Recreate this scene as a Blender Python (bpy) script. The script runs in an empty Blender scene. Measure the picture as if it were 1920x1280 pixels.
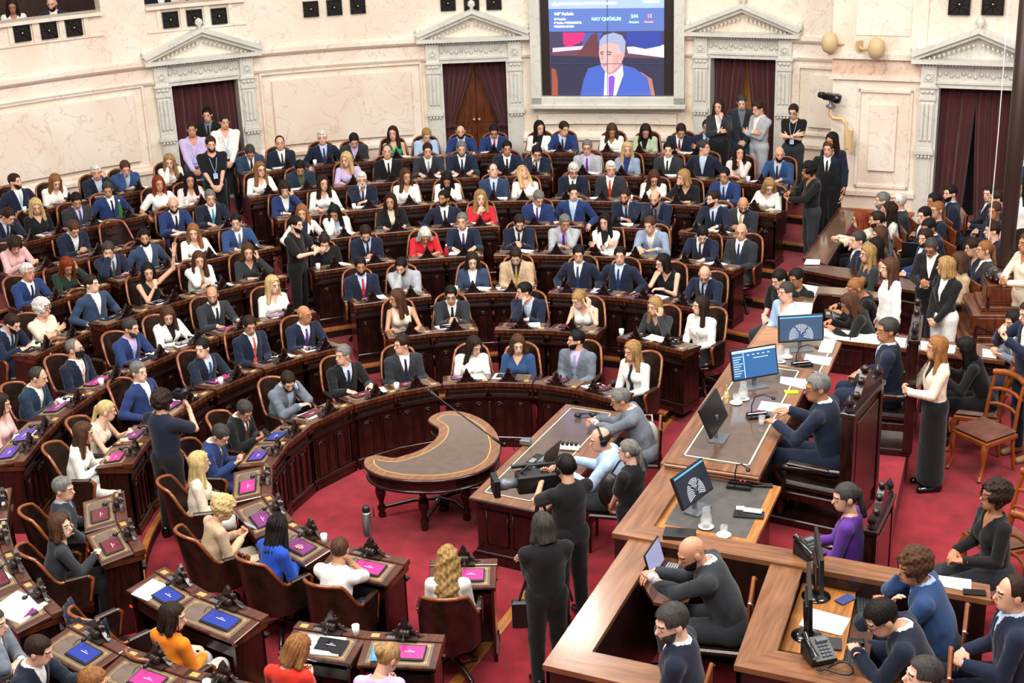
import bpy, math, random
import numpy as np
from mathutils import Matrix, Vector, Euler
random.seed(7); rng=np.random.RandomState(7)
SC=bpy.context.scene
COL=SC.collection
PI=math.pi
# ------------------------------------------------------------------ camera
FPX=2746.0; PITCH=math.radians(20.8); ROLL=math.radians(2.2); CH=7.75
_F=np.array([0,math.cos(PITCH),-math.sin(PITCH)]); _R=np.array([1.,0,0]); _D=np.array([0,-math.sin(PITCH),-math.cos(PITCH)])
_c,_s=math.cos(ROLL),math.sin(ROLL)
IR=_c*_R+_s*_D; ID=-_s*_R+_c*_D
def ray(x,y): return _F*FPX+IR*(x-960)+ID*(y-640)
def P(x,y,z):
    "world point on the horizontal plane z seen at photo position x,y"
    d=ray(x,y); return Vector(d*((z-CH)/d[2]))+Vector((0,0,CH))
CX,CY=-.45,14.5
def cyl(x,y,r,c=(CX,CY)):
    "world point on the upright cylinder of radius r: (angle, z)"
    d=ray(x,y); a=d[0]**2+d[1]**2; b=-2*(d[0]*c[0]+d[1]*c[1]); cc=c[0]**2+c[1]**2-r*r
    t=(-b+math.sqrt(b*b-4*a*cc))/(2*a); p=d*t
    return math.atan2(p[1]-c[1],p[0]-c[0]), p[2]+CH
def pol(r,a,z=0.): return Vector((CX+r*math.cos(a),CY+r*math.sin(a),z))
cam=bpy.data.cameras.new('camera'); camo=bpy.data.objects.new('camera',cam); COL.objects.link(camo)
cam.sensor_width=36; cam.lens=FPX/1920*36; cam.clip_end=200; cam.clip_start=.3
M=Matrix((( IR[0],-ID[0],-_F[0]),(IR[1],-ID[1],-_F[1]),(IR[2],-ID[2],-_F[2]))).to_4x4(); M.translation=(0,0,CH)
camo.matrix_world=M; SC.camera=camo
SC.view_settings.view_transform='Standard'; SC.view_settings.look='None'; SC.view_settings.gamma=1; SC.view_settings.use_curve_mapping=False
# ------------------------------------------------------------------ objects
def props(o,label=None,cat=None,group=None,kind=None):
    if label: o['label']=label
    if cat: o['category']=cat
    if group: o['group']=group
    if kind: o['kind']=kind
    return o
def empty(name,loc=(0,0,0),rz=0,**k):
    o=bpy.data.objects.new(name,None); COL.objects.link(o); o.location=loc; o.rotation_euler=(0,0,rz); o.empty_display_size=.1
    return props(o,**k)
def mesh_np(name,V,F,mi=None,smooth=True):
    V=np.asarray(V,np.float32); F=np.asarray(F,np.int32); me=bpy.data.meshes.new(name)
    n=len(F); k=F.shape[1] if n else 4
    me.vertices.add(len(V)); me.vertices.foreach_set('co',V.ravel())
    me.loops.add(n*k); me.loops.foreach_set('vertex_index',F.ravel())
    me.polygons.add(n); me.polygons.foreach_set('loop_start',np.arange(n,dtype=np.int32)*k)
    me.polygons.foreach_set('use_smooth',np.full(n,smooth))
    if mi is not None: me.polygons.foreach_set('material_index',np.asarray(mi,np.int32))
    me.update(calc_edges=True); return me
def obj(name,me,mats,parent=None,**k):
    o=bpy.data.objects.new(name,me); COL.objects.link(o)
    if mats is not None:
        mats=mats if isinstance(mats,(list,tuple)) else [mats]
        if len(me.materials)<len(mats):
            for m in mats[len(me.materials):]: me.materials.append(m)
        for i,m in enumerate(mats):
            if me.materials[i]!=m: o.material_slots[i].link='OBJECT'; o.material_slots[i].material=m
    if parent: o.parent=parent
    return props(o,**k)
class MB:
    def __init__(s): s.v=[]; s.f=[]; s.sm=[]; s.mi=[]; s.M=Matrix.Identity(4); s.m=0
    def add(s,v,f,sm=False):
        b=len(s.v); s.v+=[tuple(s.M@Vector(p)) for p in v]; s.f+=[tuple(i+b for i in q) for q in f]
        s.sm+=[sm]*len(f); s.mi+=[s.m]*len(f); return s
    def box(s,x0,x1,y0,y1,z0,z1,b=0):
        if b:
            # bevelled in plan and profile by an inset ring
            v=[];f=[]
            for (z,i) in ((z0,b),(z0+b,0),(z1-b,0),(z1,b)):
                v+=[(x0+i,y0+i,z),(x1-i,y0+i,z),(x1-i,y1-i,z),(x0+i,y1-i,z)]
            for r in range(3):
                for k in range(4): f.append((r*4+k,r*4+(k+1)%4,r*4+4+(k+1)%4,r*4+4+k))
            f+=[(3,2,1,0),(12,13,14,15)]; return s.add(v,f)
        v=[(x,y,z) for z in (z0,z1) for x,y in ((x0,y0),(x1,y0),(x1,y1),(x0,y1))]
        return s.add(v,[(3,2,1,0),(4,5,6,7),(0,1,5,4),(1,2,6,5),(2,3,7,6),(3,0,4,7)])
    def prism(s,poly,z0,z1,ins=0):
        n=len(poly); v=[(x,y,z0) for x,y in poly]+[(x,y,z1) for x,y in poly]
        a=sum(poly[i][0]*poly[(i+1)%n][1]-poly[(i+1)%n][0]*poly[i][1] for i in range(n))
        f=[tuple(range(n))[::-1],tuple(range(n,2*n))]+[(i,(i+1)%n,n+(i+1)%n,n+i) for i in range(n)]
        if a<0: f=[q[::-1] for q in f]
        return s.add(v,f)
    def tube(s,pts,r,n=8,close=False):
        pts=[Vector(p) for p in pts]; m=len(pts); R=r if isinstance(r,(list,tuple)) else [r]*m
        v=[];f=[]; up=None
        for i in range(m):
            if close: t=(pts[(i+1)%m]-pts[i-1])
            else: t=(pts[min(i+1,m-1)]-pts[max(i-1,0)])
            t.normalize()
            if up is None:
                up=Vector((0,0,1)) if abs(t.z)<.9 else Vector((1,0,0))
            a=(up-t*up.dot(t)); 
            if a.length<1e-5: a=t.orthogonal()
            a.normalize(); up=a; b=t.cross(a)
            for k in range(n):
                w=2*PI*k/n; v.append(pts[i]+(a*math.cos(w)+b*math.sin(w))*R[i])
        for i in range(m if close else m-1):
            j=(i+1)%m
            for k in range(n): f.append((i*n+k,i*n+(k+1)%n,j*n+(k+1)%n,j*n+k))
        s.add(v,f,True)
        if not close: s.add(v[:n],[tuple(range(n))[::-1]]); s.add(v[-n:],[tuple(range(n))])
        return s
    def lathe(s,prof,n=20,c=(0,0,0),sm=True,a0=0,a1=2*PI):
        full=abs(a1-a0-2*PI)<1e-6; v=[];f=[];m=len(prof); nn=n if full else n+1
        for k in range(nn):
            a=a0+(a1-a0)*k/n
            for r,z in prof: v.append((c[0]+r*math.cos(a),c[1]+r*math.sin(a),c[2]+z))
        for k in range(n):
            k2=(k+1)%nn
            for i in range(m-1): f.append((k*m+i,k2*m+i,k2*m+i+1,k*m+i+1))
        return s.add(v,f,sm)
    def ball(s,c,r,n=12,m=8):
        r=(r,r,r) if not isinstance(r,(tuple,list)) else r
        v=[];f=[]
        for i in range(m+1):
            t=PI*i/m
            for k in range(n):
                a=2*PI*k/n; v.append((c[0]+r[0]*math.sin(t)*math.cos(a),c[1]+r[1]*math.sin(t)*math.sin(a),c[2]-r[2]*math.cos(t)))
        for i in range(m):
            for k in range(n): f.append((i*n+k,i*n+(k+1)%n,i*n+n+(k+1)%n,i*n+n+k))
        return s.add(v,f,True)
    def mesh(s,name):
        me=bpy.data.meshes.new(name); me.from_pydata(s.v,[],s.f)
        me.polygons.foreach_set('use_smooth',s.sm); me.polygons.foreach_set('material_index',s.mi); me.update(); return me
    def obj(s,name,mats,parent=None,**k):
        me=s.mesh(name); return obj(name,me,mats,parent,**k)
def copy_tree(o,parent=None):
    c=o.copy(); COL.objects.link(c)
    if parent is not None: c.parent=parent
    for ch in o.children: copy_tree(ch,c)
    return c
# ------------------------------------------------------------------ materials
def nt(name):
    m=bpy.data.materials.new(name); m.use_nodes=True; t=m.node_tree; return m,t.nodes,t.links,t.nodes['Principled BSDF']
def srgb(h):
    h=h.lstrip('#'); c=[int(h[i:i+2],16)/255 for i in (0,2,4)]
    return tuple((x/12.92 if x<=.04045 else ((x+.055)/1.055)**2.4) for x in c)+(1,)
_mc={}
def mat(name,col,rough=.5,metal=0,spec=.5,noise=0,scale=8,stretch=(1,1,1),bump=0,coat=0,emit=0,sheen=0,trans=0,col2=None,bscale=None,coord='Object',rot=0):
    if name in _mc: return _mc[name]
    m,N,L,b=nt(name); c=srgb(col)
    b.inputs['Base Color'].default_value=c; b.inputs['Roughness'].default_value=rough; b.inputs['Metallic'].default_value=metal
    b.inputs['Specular IOR Level'].default_value=spec; b.inputs['Coat Weight'].default_value=coat; b.inputs['Coat Roughness'].default_value=.12
    if sheen: b.inputs['Sheen Weight'].default_value=sheen
    if trans: b.inputs['Transmission Weight'].default_value=trans; b.inputs['IOR'].default_value=1.45
    if emit: b.inputs['Emission Color'].default_value=c; b.inputs['Emission Strength'].default_value=emit
    if noise or bump:
        tc=N.new('ShaderNodeTexCoord'); mp=N.new('ShaderNodeMapping'); mp.inputs['Scale'].default_value=stretch
        
        if rot:
            m0=N.new('ShaderNodeMapping'); m0.inputs['Rotation'].default_value=(0,0,math.radians(rot)); L.new(tc.outputs[coord],m0.inputs['Vector']); L.new(m0.outputs['Vector'],mp.inputs['Vector'])
        else: L.new(tc.outputs[coord],mp.inputs['Vector'])
        nz=N.new('ShaderNodeTexNoise'); nz.inputs['Scale'].default_value=scale; nz.inputs['Detail'].default_value=5
        L.new(mp.outputs['Vector'],nz.inputs['Vector'])
    if noise:
        r=N.new('ShaderNodeValToRGB'); r.color_ramp.elements[0].position=.3; r.color_ramp.elements[1].position=.7
        d=tuple(x*(1-noise) for x in c[:3])+(1,); e=srgb(col2) if col2 else tuple(min(1,x*(1+noise*.6)) for x in c[:3])+(1,)
        r.color_ramp.elements[0].color=d; r.color_ramp.elements[1].color=e
        L.new(nz.outputs['Fac'],r.inputs['Fac']); L.new(r.outputs['Color'],b.inputs['Base Color'])
    if bump:
        bp=N.new('ShaderNodeBump'); bp.inputs['Strength'].default_value=bump; bp.inputs['Distance'].default_value=.01
        if bscale:
            n2=N.new('ShaderNodeTexNoise'); n2.inputs['Scale'].default_value=bscale; n2.inputs['Detail'].default_value=3; L.new(mp.outputs['Vector'],n2.inputs['Vector']); L.new(n2.outputs['Fac'],bp.inputs['Height'])
        else: L.new(nz.outputs['Fac'],bp.inputs['Height'])
        L.new(bp.outputs['Normal'],b.inputs['Normal'])
    _mc[name]=m; return m
def marble(name,base,vein,blot,rough=.28,sc=1.3,vs=.55):
    m,N,L,b=nt(name); tc=N.new('ShaderNodeTexCoord'); 
    n1=N.new('ShaderNodeTexNoise'); n1.inputs['Scale'].default_value=sc; n1.inputs['Detail'].default_value=6; L.new(tc.outputs['Object'],n1.inputs['Vector'])
    r1=N.new('ShaderNodeValToRGB'); r1.color_ramp.elements[0].position=.38; r1.color_ramp.elements[0].color=srgb(blot); r1.color_ramp.elements[1].position=.62; r1.color_ramp.elements[1].color=srgb(base)
    L.new(n1.outputs['Fac'],r1.inputs['Fac'])
    n2=N.new('ShaderNodeTexNoise'); n2.inputs['Scale'].default_value=sc*1.6; n2.inputs['Detail'].default_value=8; n2.inputs['Distortion'].default_value=1.6; L.new(tc.outputs['Object'],n2.inputs['Vector'])
    r2=N.new('ShaderNodeValToRGB'); e=r2.color_ramp.elements; e[0].position=.485; e[0].color=(0,0,0,1); e[1].position=.5; e[1].color=(1,1,1,1); e3=e.new(.515); e3.color=(0,0,0,1)
    L.new(n2.outputs['Fac'],r2.inputs['Fac'])
    mx=N.new('ShaderNodeMix'); mx.data_type='RGBA'; mu=N.new('ShaderNodeMath'); mu.operation='MULTIPLY'; mu.inputs[1].default_value=vs
    L.new(r2.outputs['Color'],mu.inputs[0]); L.new(mu.outputs[0],mx.inputs['Factor']); L.new(r1.outputs['Color'],mx.inputs['A']); mx.inputs['B'].default_value=srgb(vein)
    L.new(mx.outputs['Result'],b.inputs['Base Color']); b.inputs['Roughness'].default_value=rough
    _mc[name]=m; return m
WD=mat('mahogany_dark','#1e0d0a',.26,noise=.5,scale=5,stretch=(1,6,1),coat=.35,col2='#301611')
WDB=mat('mahogany_side','#1b0b09',.3,noise=.5,scale=5,stretch=(6,1,1),coat=.3,col2='#2b130f')
WR=mat('chair_rim_wood','#7d3f1c',.25,noise=.4,scale=6,coat=.5,col2='#96542a')
WDAIS=mat('dais_walnut','#74492e',.25,noise=.22,scale=2.4,stretch=(1,10,1),coat=.35,col2='#8f6142',rot=-66)
WDAIS2=mat('dais_walnut_cross','#74492e',.25,noise=.22,scale=2.4,stretch=(10,1,1),coat=.35,col2='#8f6142',rot=-66)
WOR=mat('oak_strip','#a8672c',.35,noise=.35,scale=3,stretch=(1,12,1),coat=.2,col2='#b87838',rot=-66)
WPED=mat('pedestal_wood','#5a2c17',.28,noise=.4,scale=4,stretch=(6,1,1),coat=.4,col2='#713d22')
WCH=mat('side_chair_wood','#8a4718',.28,noise=.3,scale=5,coat=.4)
LE=mat('chair_leather','#1e120e',.3,noise=.35,scale=9,bump=.15,bscale=90,spec=.6,col2='#33201a')
LEB=mat('seat_leather_brown','#6b463b',.3,noise=.25,scale=9,bump=.1,bscale=70)
LI=mat('desk_leather','#6b5a50',.38,noise=.2,scale=14,bump=.05,bscale=120)
LID=mat('dais_leather','#5d4a40',.14,noise=.2,scale=10,coat=.8)
LIG=mat('secretary_leather','#4c4a48',.35,noise=.25,scale=10)
CAR=mat('carpet_red','#861a28',.95,noise=.22,scale=4.5,bump=.6,bscale=160,sheen=.15,col2='#98222f',spec=.1)
GOLD=mat('gilt_line','#c9a25a',.35,metal=.3)
IVO=mat('ivory_line','#ded3b4',.4)
BRASS=mat('brass_plate','#dcbf77',.3,metal=.6)
STEEL=mat('steel','#b9b9ba',.28,metal=.9)
BLK=mat('black_plastic','#121214',.4)
BLKG=mat('black_gloss','#0d0d10',.15,coat=.4)
GREY=mat('grey_plastic','#6b7078',.4,metal=.3)
IRON=mat('grille_iron','#1b1d20',.4,metal=.5)
WHT=mat('paper_white','#f2f2ef',.8,noise=.03,scale=3)
MW=marble('marble_cream','#efe6d8','#b08a72','#e9d8c6',vs=.35)
MP=marble('marble_panel','#f1e9dc','#b08470','#ecd9c8',sc=1.0,vs=.35)
MB2=marble('marble_band','#e6cdb8','#9a604a','#d9b8a2',sc=1.6,vs=.5)
MG=marble('marble_white','#dcdad1','#8f9290','#d0cfc7',sc=1.5,vs=.4)
MO=marble('marble_orange','#b9794a','#6a3518','#a05c30',sc=2.6,vs=.7)
CUR=mat('velvet_curtain','#470611',.85,noise=.3,scale=3,sheen=.25)
CURL=mat('warm_room_wall','#c08038',.8,noise=.2,scale=2)
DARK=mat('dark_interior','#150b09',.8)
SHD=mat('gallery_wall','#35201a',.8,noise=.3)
_cl={}
FC={'navy':'#161f36','dark navy':'#151c30','blue':'#1f3366','royal blue':'#1c49b4','slate blue':'#2e3f5b','black':'#101013','charcoal':'#2a2d33','grey':'#6d7481','light grey':'#a9adb3','pale blue':'#b7c5dd','blue grey':'#8d9cb6','white':'#ece9e4','cream':'#e3d3bd','beige':'#c4a988','pink':'#e2b3b3','pale pink':'#e8cfc9','lilac':'#c3b2dc','green':'#17946a','pale green':'#b4c2a2','dark green':'#1d3026','olive green':'#4f5c3a','red':'#cc2233','scarlet':'#d8301f','orange':'#ee8213','purple':'#5b2d8c','turquoise':'#35a7b5','brown':'#4a3126','denim':'#3a4f6e','burgundy':'#6c1626','yellow':'#b9ae55','light blue':'#a9c4e4','khaki':'#9a8f74','teal blue':'#1a2f44','mid blue':'#2a4775','gold':'#b08a35','coral':'#d85a4a'}
def cloth(c):
    if c not in _cl: _cl[c]=mat('cloth_'+c.replace(' ','_'),FC[c],.85,noise=.12,scale=22,bump=.25,bscale=35,sheen=.15,spec=.25)
    return _cl[c]
HC={'k':'#15100e','d':'#2a1b14','b':'#4c3020','l':'#9c7a4c','y':'#c4a874','g':'#6e6c69','w':'#cfccc6','r':'#7a3318','a':'#8a5c34','h':'#3a3735'}
def hairm(c): return mat('hair_'+c,HC[c],.6,noise=.45,scale=40,stretch=(1,1,.15),bump=.6,bscale=80,spec=.2)
SK={'a':'#d8a58a','b':'#c48d70','c':'#a8714f','d':'#e2b49b','e':'#b57c5c'}
def skinm(c): return mat('skin_'+c,SK[c],.5,noise=.08,scale=14,spec=.35)
def lipm(c): return mat('lip_'+c,{'a':'#b06a60','b':'#a05c50','c':'#80483c','d':'#bf7068','e':'#8c5044'}[c],.45)
EYEW=mat('eye_white','#94857c',.4)
# ------------------------------------------------------------------ the chamber: tiers, walls, portals
RK=[2.87,4.42,5.55,6.87,7.95,8.92,10.0,11.05]; ST=.13
RW=12.3
UD=Vector((.407,.914)); VD=Vector((.914,-.407))
def xstrip(y): return -.62+(y-11.6)*.4545
def xdais(y):
    pts=[(5,-1.0),(8.9,.10),(10.83,.75),(12.7,1.5),(15.83,2.95),(19.18,3.98),(21.9,4.86),(23.9,5.5),(30,7)]
    for (a,b),(c,d) in zip(pts,pts[1:]):
        if a<=y<=c: return b+(d-b)*(y-a)/(c-a)
    return pts[-1][1]
def clip(r,side):
    a=90. if side>0 else 180.
    for i in range(800):
        p=pol(r,math.radians(a)); lim=xstrip(p.y) if p.y<17.9 else min(xdais(p.y),xstrip(p.y)+ (p.y-17.9)*1.2)
        if p.x>lim: break
        a+= -.25 if side>0 else .25
    return math.radians(a)
def tier(k):
    z=ST*(k-1); r0=RK[k-1]-.80; r1=RK[k]-.80 if k<8 else RW+.05
    rs=[r0,r0+.07,(r0+r1)/2,r1]; n=72
    m=MB(); v=[]
    for i,r in enumerate(rs):
        a0,a1=clip(r,1),clip(r,-1)
        for j in range(n+1): 
            p=pol(r,a0+(a1-a0)*j/n,z); v.append((p.x,p.y,z+(.0 if i<2 else -.001)))
    N=n+1
    low=[(x,y,z-.13) for x,y,_ in v[:N]]; mid=[(x,y,z-.03) for x,y,_ in v[:N]]
    m.m=2; m.add([v[i*N+j] for i in (0,1) for j in range(N)],[(j,N+j,N+j+1,j+1) for j in range(n)])
    m.m=2; m.add([(CX+(p[0]-CX)*(1),p[1],p[2]) for p in v[:N]]+mid,[(j,j+1,N+j+1,N+j) for j in range(n)])
    m.m=1; m.add(mid+low,[(j,j+1,N+j+1,N+j) for j in range(n)])
    m.m=0; m.add(v[N:],[(i*N+j,i*N+N+j,i*N+N+j+1,i*N+j+1) for i in (0,1) for j in range(n)])
    m.m=1
    for e in (0,n):
        q=[v[i*N+e] for i in range(4)]; w=[(x,y,-.02) for x,y,_ in q]; m.add(q+w,[(0,1,5,4),(1,2,6,5),(2,3,7,6)])
    m.obj('floor',[CAR,BLKW,WOR],kind='structure')
BLKW=mat('riser_black','#17110f',.45,noise=.3,scale=5)
for k in range(2,9): tier(k)
m=MB(); m.box(-14,12,4,30,-.12,0); m.obj('floor',[CAR],kind='structure')
# oak strip that edges the passage in front of the dais
m=MB()
for (y0,y1) in ((11.0,13.35),(16.9,18.1)):
    a=Vector((xstrip(y0),y0)); b=Vector((xstrip(y1),y1)); n=Vector((b.y-a.y,-(b.x-a.x))).normalized()*.055
    m.prism([tuple(a-n),tuple(a+n),tuple(b+n),tuple(b-n)],0,.012)
m.obj('trim_1',[WOR],kind='structure')
def arc(m,a0,a1,z0,z1,r0,r1,n=None):
    "curved block on the room's circle; r0<r1"
    n=n or max(2,int(abs(a1-a0)/.03)); v=[];f=[]
    for i in range(n+1):
        a=a0+(a1-a0)*i/n
        for r,z in ((r0,z0),(r0,z1),(r1,z1),(r1,z0)): p=pol(r,a,z); v.append(tuple(p))
    for i in range(n):
        for k in range(4): f.append((i*4+k,i*4+(k+1)%4,i*4+4+(k+1)%4,i*4+4+k))
    f+=[(3,2,1,0),tuple(n*4+k for k in range(4))]; 
    if a1>a0: f=[q[::-1] for q in f]
    m.add(v,f)
def sweep(m,a0,a1,prof,n=None,mats=None):
    n=n or max(2,int(abs(a1-a0)/.03)); k=len(prof); v=[]
    for i in range(n+1):
        a=a0+(a1-a0)*i/n
        for off,z in prof: v.append(tuple(pol(RW-off,a,z)))
    for q in range(k-1):
        m.m=mats[q] if mats else 0
        vv=[v[i*k+q+s] for i in range(n+1) for s in (0,1)]
        m.add(vv,[(2*i,2*i+1,2*i+3,2*i+2) if a1>a0 else (2*i,2*i+2,2*i+3,2*i+1) for i in range(n)])
    m.m=0
DOORS=[(320,160,444,147),(829,117.5,948,114),(1334,108,1456,110)]
dang=[]
for x0,y0,x1,y1 in DOORS:
    a,_=cyl(x0,y0,RW); b,_=cyl(x1,y1,RW); dang.append((a,b))
PROF=[(.10,.80),(.10,1.16),(.14,1.17),(.14,1.22),(.09,1.26),(.06,1.30),(.06,1.56),(.12,1.58),(.12,1.64),(.03,1.70),(.0,1.72),(.0,3.08),(.06,3.12),(.08,3.16),(.03,3.18),(.03,3.38),(.08,3.42),(.13,3.46),(.13,3.53),(.05,3.56),(.05,3.95)]
PM=[3,3,3,3,0,0,0,1,1,1,0,0,1,1,1,2,1,1,1,0]
PW=.30  # clear width each side of a door taken by the pilasters
edges=[math.radians(143)]
for a,b in dang: edges+= [a+PW/RW*.95, b-PW/RW*.95]
edges+=[math.radians(56)]
top=5.9
bal=[(cyl(-40,45,RW)[0],cyl(187,20,RW)[0]),(cyl(270,12,RW)[0],cyl(457,8,RW)[0])]
for i in range(0,len(edges),2):
    m=MB(); sweep(m,edges[i],edges[i+1],PROF,mats=PM); m.obj('wall_back',[MW,MP,MB2,MO],kind='structure')
# attic above the cornice, open in front of the two galleries
def attic(a0,a1,z0,z1,off=.05):
    m=MB(); arc(m,a0,a1,z0,z1,RW-off,RW+.25); m.obj('wall_back',[MW],kind='structure')
RAILZ=cyl(95,31,RW)[1]; GF=cyl(60,8,13.1)[1]-1.2
allb=[(edges[0],bal[0][0]),(bal[0][1],bal[1][0]),(bal[1][1],edges[-1])]
for a0,a1 in allb: attic(a0,a1,3.95,top)
# wall above each doorway
for a,b in dang:
    m=MB(); arc(m,a+PW/RW,b-PW/RW,3.42,3.95,RW-.05,RW+.25); m.obj('wall_back',[MW],kind='structure')
# galleries: parapets with square grilles
def grille_square(px,py,s=.27,r=RW,parent=None,plane=None):
    if plane is None:
        a,z=cyl(px,py,r-.09); p=pol(r-.09,a,z); rz=a-PI/2
    else: p,rz=plane(px,py)
    e=empty('gallery_grille',p,rz,cat='grille',group='iron star grilles of the gallery parapets',label='dark iron star grille set in the cream marble gallery parapet')
    m=MB(); m.box(-s/2,s/2,.012,.02,-s/2,s/2); m.obj('opening_shade',[DARK],e)  # dark sheet whose colour stands in for the shade inside the parapet opening
    m=MB()
    for x0,x1,z0,z1 in ((-s/2,s/2,-s/2,-s/2+.02),(-s/2,s/2,s/2-.02,s/2),(-s/2,-s/2+.02,-s/2,s/2),(s/2-.02,s/2,-s/2,s/2)): m.box(x0,x1,-.012,.012,z0,z1)
    for k in range(4):
        w=k*PI/4; c=s/2/max(abs(math.cos(w)),abs(math.sin(w))); m.tube([(-c*math.cos(w),0,-c*math.sin(w)),(c*math.cos(w),0,c*math.sin(w))],.007,5)
    m.tube([(.045*math.cos(t),-.004,.045*math.sin(t)) for t in [2*PI*i/10 for i in range(10)]],.006,5,True)
    m.obj('grille',[IRON],e)
    m=MB(); m.ball((0,-.01,0),.016,8,6); m.obj('boss',[BRASS],e); return e
GR=[(42,62),(92,57),(139,52),(320,37),(365,33),(411,30),(583,17),(627,14),(671,11),(840,6),(884,5),(926,4)]
for x,y in GR: grille_square(x,y)
for i,(a0,a1) in enumerate(bal):
    m=MB(); arc(m,a0,a1,3.95,RAILZ-.06,RW-.05,RW+.16); arc(m,a0,a1,RAILZ-.06,RAILZ,RW-.14,RW+.24)
    zg=cyl(GR[i*3+1][0],GR[i*3+1][1],RW-.05)[1]; arc(m,a0,a1,zg-.19,zg-.16,RW-.08,RW)
    for x,y in GR[i*3:i*3+3]:
        a,_=cyl(x,y,RW-.05)
        for s in (-1,1): arc(m,a+s*.0165-.003,a+s*.0165+.003,zg-.16,RAILZ-.06,RW-.085,RW,n=1)
    m.obj('wall_back',[MW],kind='structure')
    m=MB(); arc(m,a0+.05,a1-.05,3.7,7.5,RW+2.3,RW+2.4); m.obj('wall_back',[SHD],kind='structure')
    m=MB(); arc(m,a0-.02,a1+.02,GF-.1,GF,RW+.1,RW+2.3); m.obj('floor',[CAR],kind='structure')
# raised wall panels
def panel(x0,x1,yt,yb,fr=True,rad=RW):
    a0,z1=cyl(x0,yt,rad); a1,z0=cyl(x1,yb,rad); z1=min(z1,2.98)
    m=MB(); t=.006
    if fr:
        e=.014
        for q in ((a0+e,a1-e,z1+.12,z1+.16),(a0+e,a1-e,z0-.16,z0-.12)): arc(m,q[0],q[1],q[2],q[3],rad-.06,rad)
        for q in ((a0+e+.003,a0+e),(a1-e,a1-e-.003)): arc(m,q[0],q[1],z0-.16,z1+.16,rad-.06,rad,n=1)
    arc(m,a0,a1,z0,z1,rad-.09,rad); m.obj('trim_2',[MP],kind='structure')
panel(-60,262,196,300); panel(508,776,152,250); panel(1519,1572,140,240)
panel(1010,1270,212,232,False)
# door portals
def portal(name,p,rz,w,top,floor,curt):
    """p: middle of the opening at floor level on the wall face, local -Y looks into the room"""
    e=empty(name,p,rz,kind='structure')
    h=top-floor; pw=.235; x0=w/2
    for s in (-1,1):
        m=MB(); f=lambda a,b:(min(s*a,s*b),max(s*a,s*b))
        def bx(a,b,y0,y1,z0,z1,bv=0): q=f(a,b); m.box(q[0],q[1],y0,y1,z0,z1,bv)
        bx(x0,x0+.05,-.06,.35,0,h); c0,c1=x0+.05,x0+.05+pw
        bx(c0,c1,-.10,.05,0,h*.56); bx(c0+.035,c1-.035,-.115,-.09,.2,h*.52); bx(c0-.03,c1+.03,-.15,.05,h*.56,h*.585); bx(c0-.015,c1+.015,-.13,.05,h*.585,h*.60)
        bx(c0,c1,-.11,.05,h*.60,h*.63); 
        bx(c0,c1,-.10,.05,h*.63,h*.92)
        for k in range(3): bx(c0+.02+k*.07,c0+.02+k*.07+.045,-.135,-.09,h*.65,h*.90,.008)
        for k in range(4): q=s*(c0+.03+k*.058); m.ball((q,-.14,h*.545),(.022,.03,.028),8,6)
        bx(c0-.015,c1+.015,-.13,.05,h*.92,h*.95)
        for k in range(3): q=s*(c0+.045+k*.072); m.ball((q,-.13,h*.975),(.03,.03,.03),8,6)
        bx(c0-.0,c1+.0,-.11,.05,h*.95,h); bx(c0-.03,c1+.03,-.15,.05,h,h+.035)
        bx(c0,c1,-.12,.05,h+.035,h+.36); bx(c0+.04,c1-.04,-.135,-.11,h+.11,h+.27)
        for k in range(8):
            t=k*PI/4; m.ball((s*(c0+c1)/2+.045*math.cos(t),-.14,h+.19+.045*math.sin(t)),.02,6,4)
        m.obj('pilaster',[MG],e)
    m=MB(); W=x0+.05
    m.box(-W,W,-.06,.05,h,h+.07); m.box(-W,W,-.09,.05,h+.07,h+.10); m.box(-W,W,-.04,.05,h+.10,h+.36)
    for k in range(int(2*W/.09)):
        x=-W+.05+k*.09; m.ball((x,-.05,h+.21+.025*math.sin(k*1.9)),(.035,.02,.035),6,4)
    m.obj('frieze',[MG],e)
    W=x0+.05+pw+.04; m=MB()
    for k in range(int(2*W/.05)): m.box(-W+.01+k*.05,-W+.035+k*.05,-.17,-.08,h+.36,h+.405)
    m.box(-W-.02,W+.02,-.09,.05,h+.36,h+.41)
    m.obj('dentil_course',[MG],e)
    W=x0+.05+pw+.15; m=MB(); m.box(-W,W,-.26,.05,h+.405,h+.47); ah=h+1.0-.10; t=.12
    zb=h+.47
    for s in (-1,1):
        for (dz,th,yf) in ((0,.07,-.20),(.07,.075,-.27)):
            pts=[(s*(W-.02),zb+dz-.03),(0,ah-.07+dz),(0,ah-.07+dz+th),(s*(W+.03),zb+dz+th-.045)]
            if s<0: pts=pts[::-1]
            v=[(x,yf,z) for x,z in pts]+[(x,.05,z) for x,z in pts]; m.add(v,[(0,1,2,3),(7,6,5,4),(0,4,5,1),(1,5,6,2),(2,6,7,3),(3,7,4,0)])
        for k in range(1,12):
            u=k/12; x=s*(W-.12)*(1-u); z=zb+(ah-.12-zb)*u+.0; m.box(x-.014,x+.014,-.14,-.05,z-.075,z-.03)
    m.add([(-W+.1,-.03,zb),(W-.1,-.03,zb),(0,-.03,ah-.06)],[(0,1,2)])
    m.obj('pediment',[MG],e)
    m=MB()
    for x,z,r in ((0,ah+.13,.075),(-W+.02,zb+.12,.06),(W-.02,zb+.12,.06)): m.lathe([(0,0),(r*.6,0),(r*.4,r*.6),(r,r*1.1),(r*.8,r*2),(0,r*2.5)],10,(x,-.1,z-r*1.1))
    m.obj('ornament',[MG],e)
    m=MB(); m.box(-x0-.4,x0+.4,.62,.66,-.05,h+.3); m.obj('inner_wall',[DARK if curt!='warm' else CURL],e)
    m=MB(); m.box(-x0-.3,x0+.3,.0,.66,-.06,0); m.obj('threshold',[MG],e)
    return e
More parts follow.
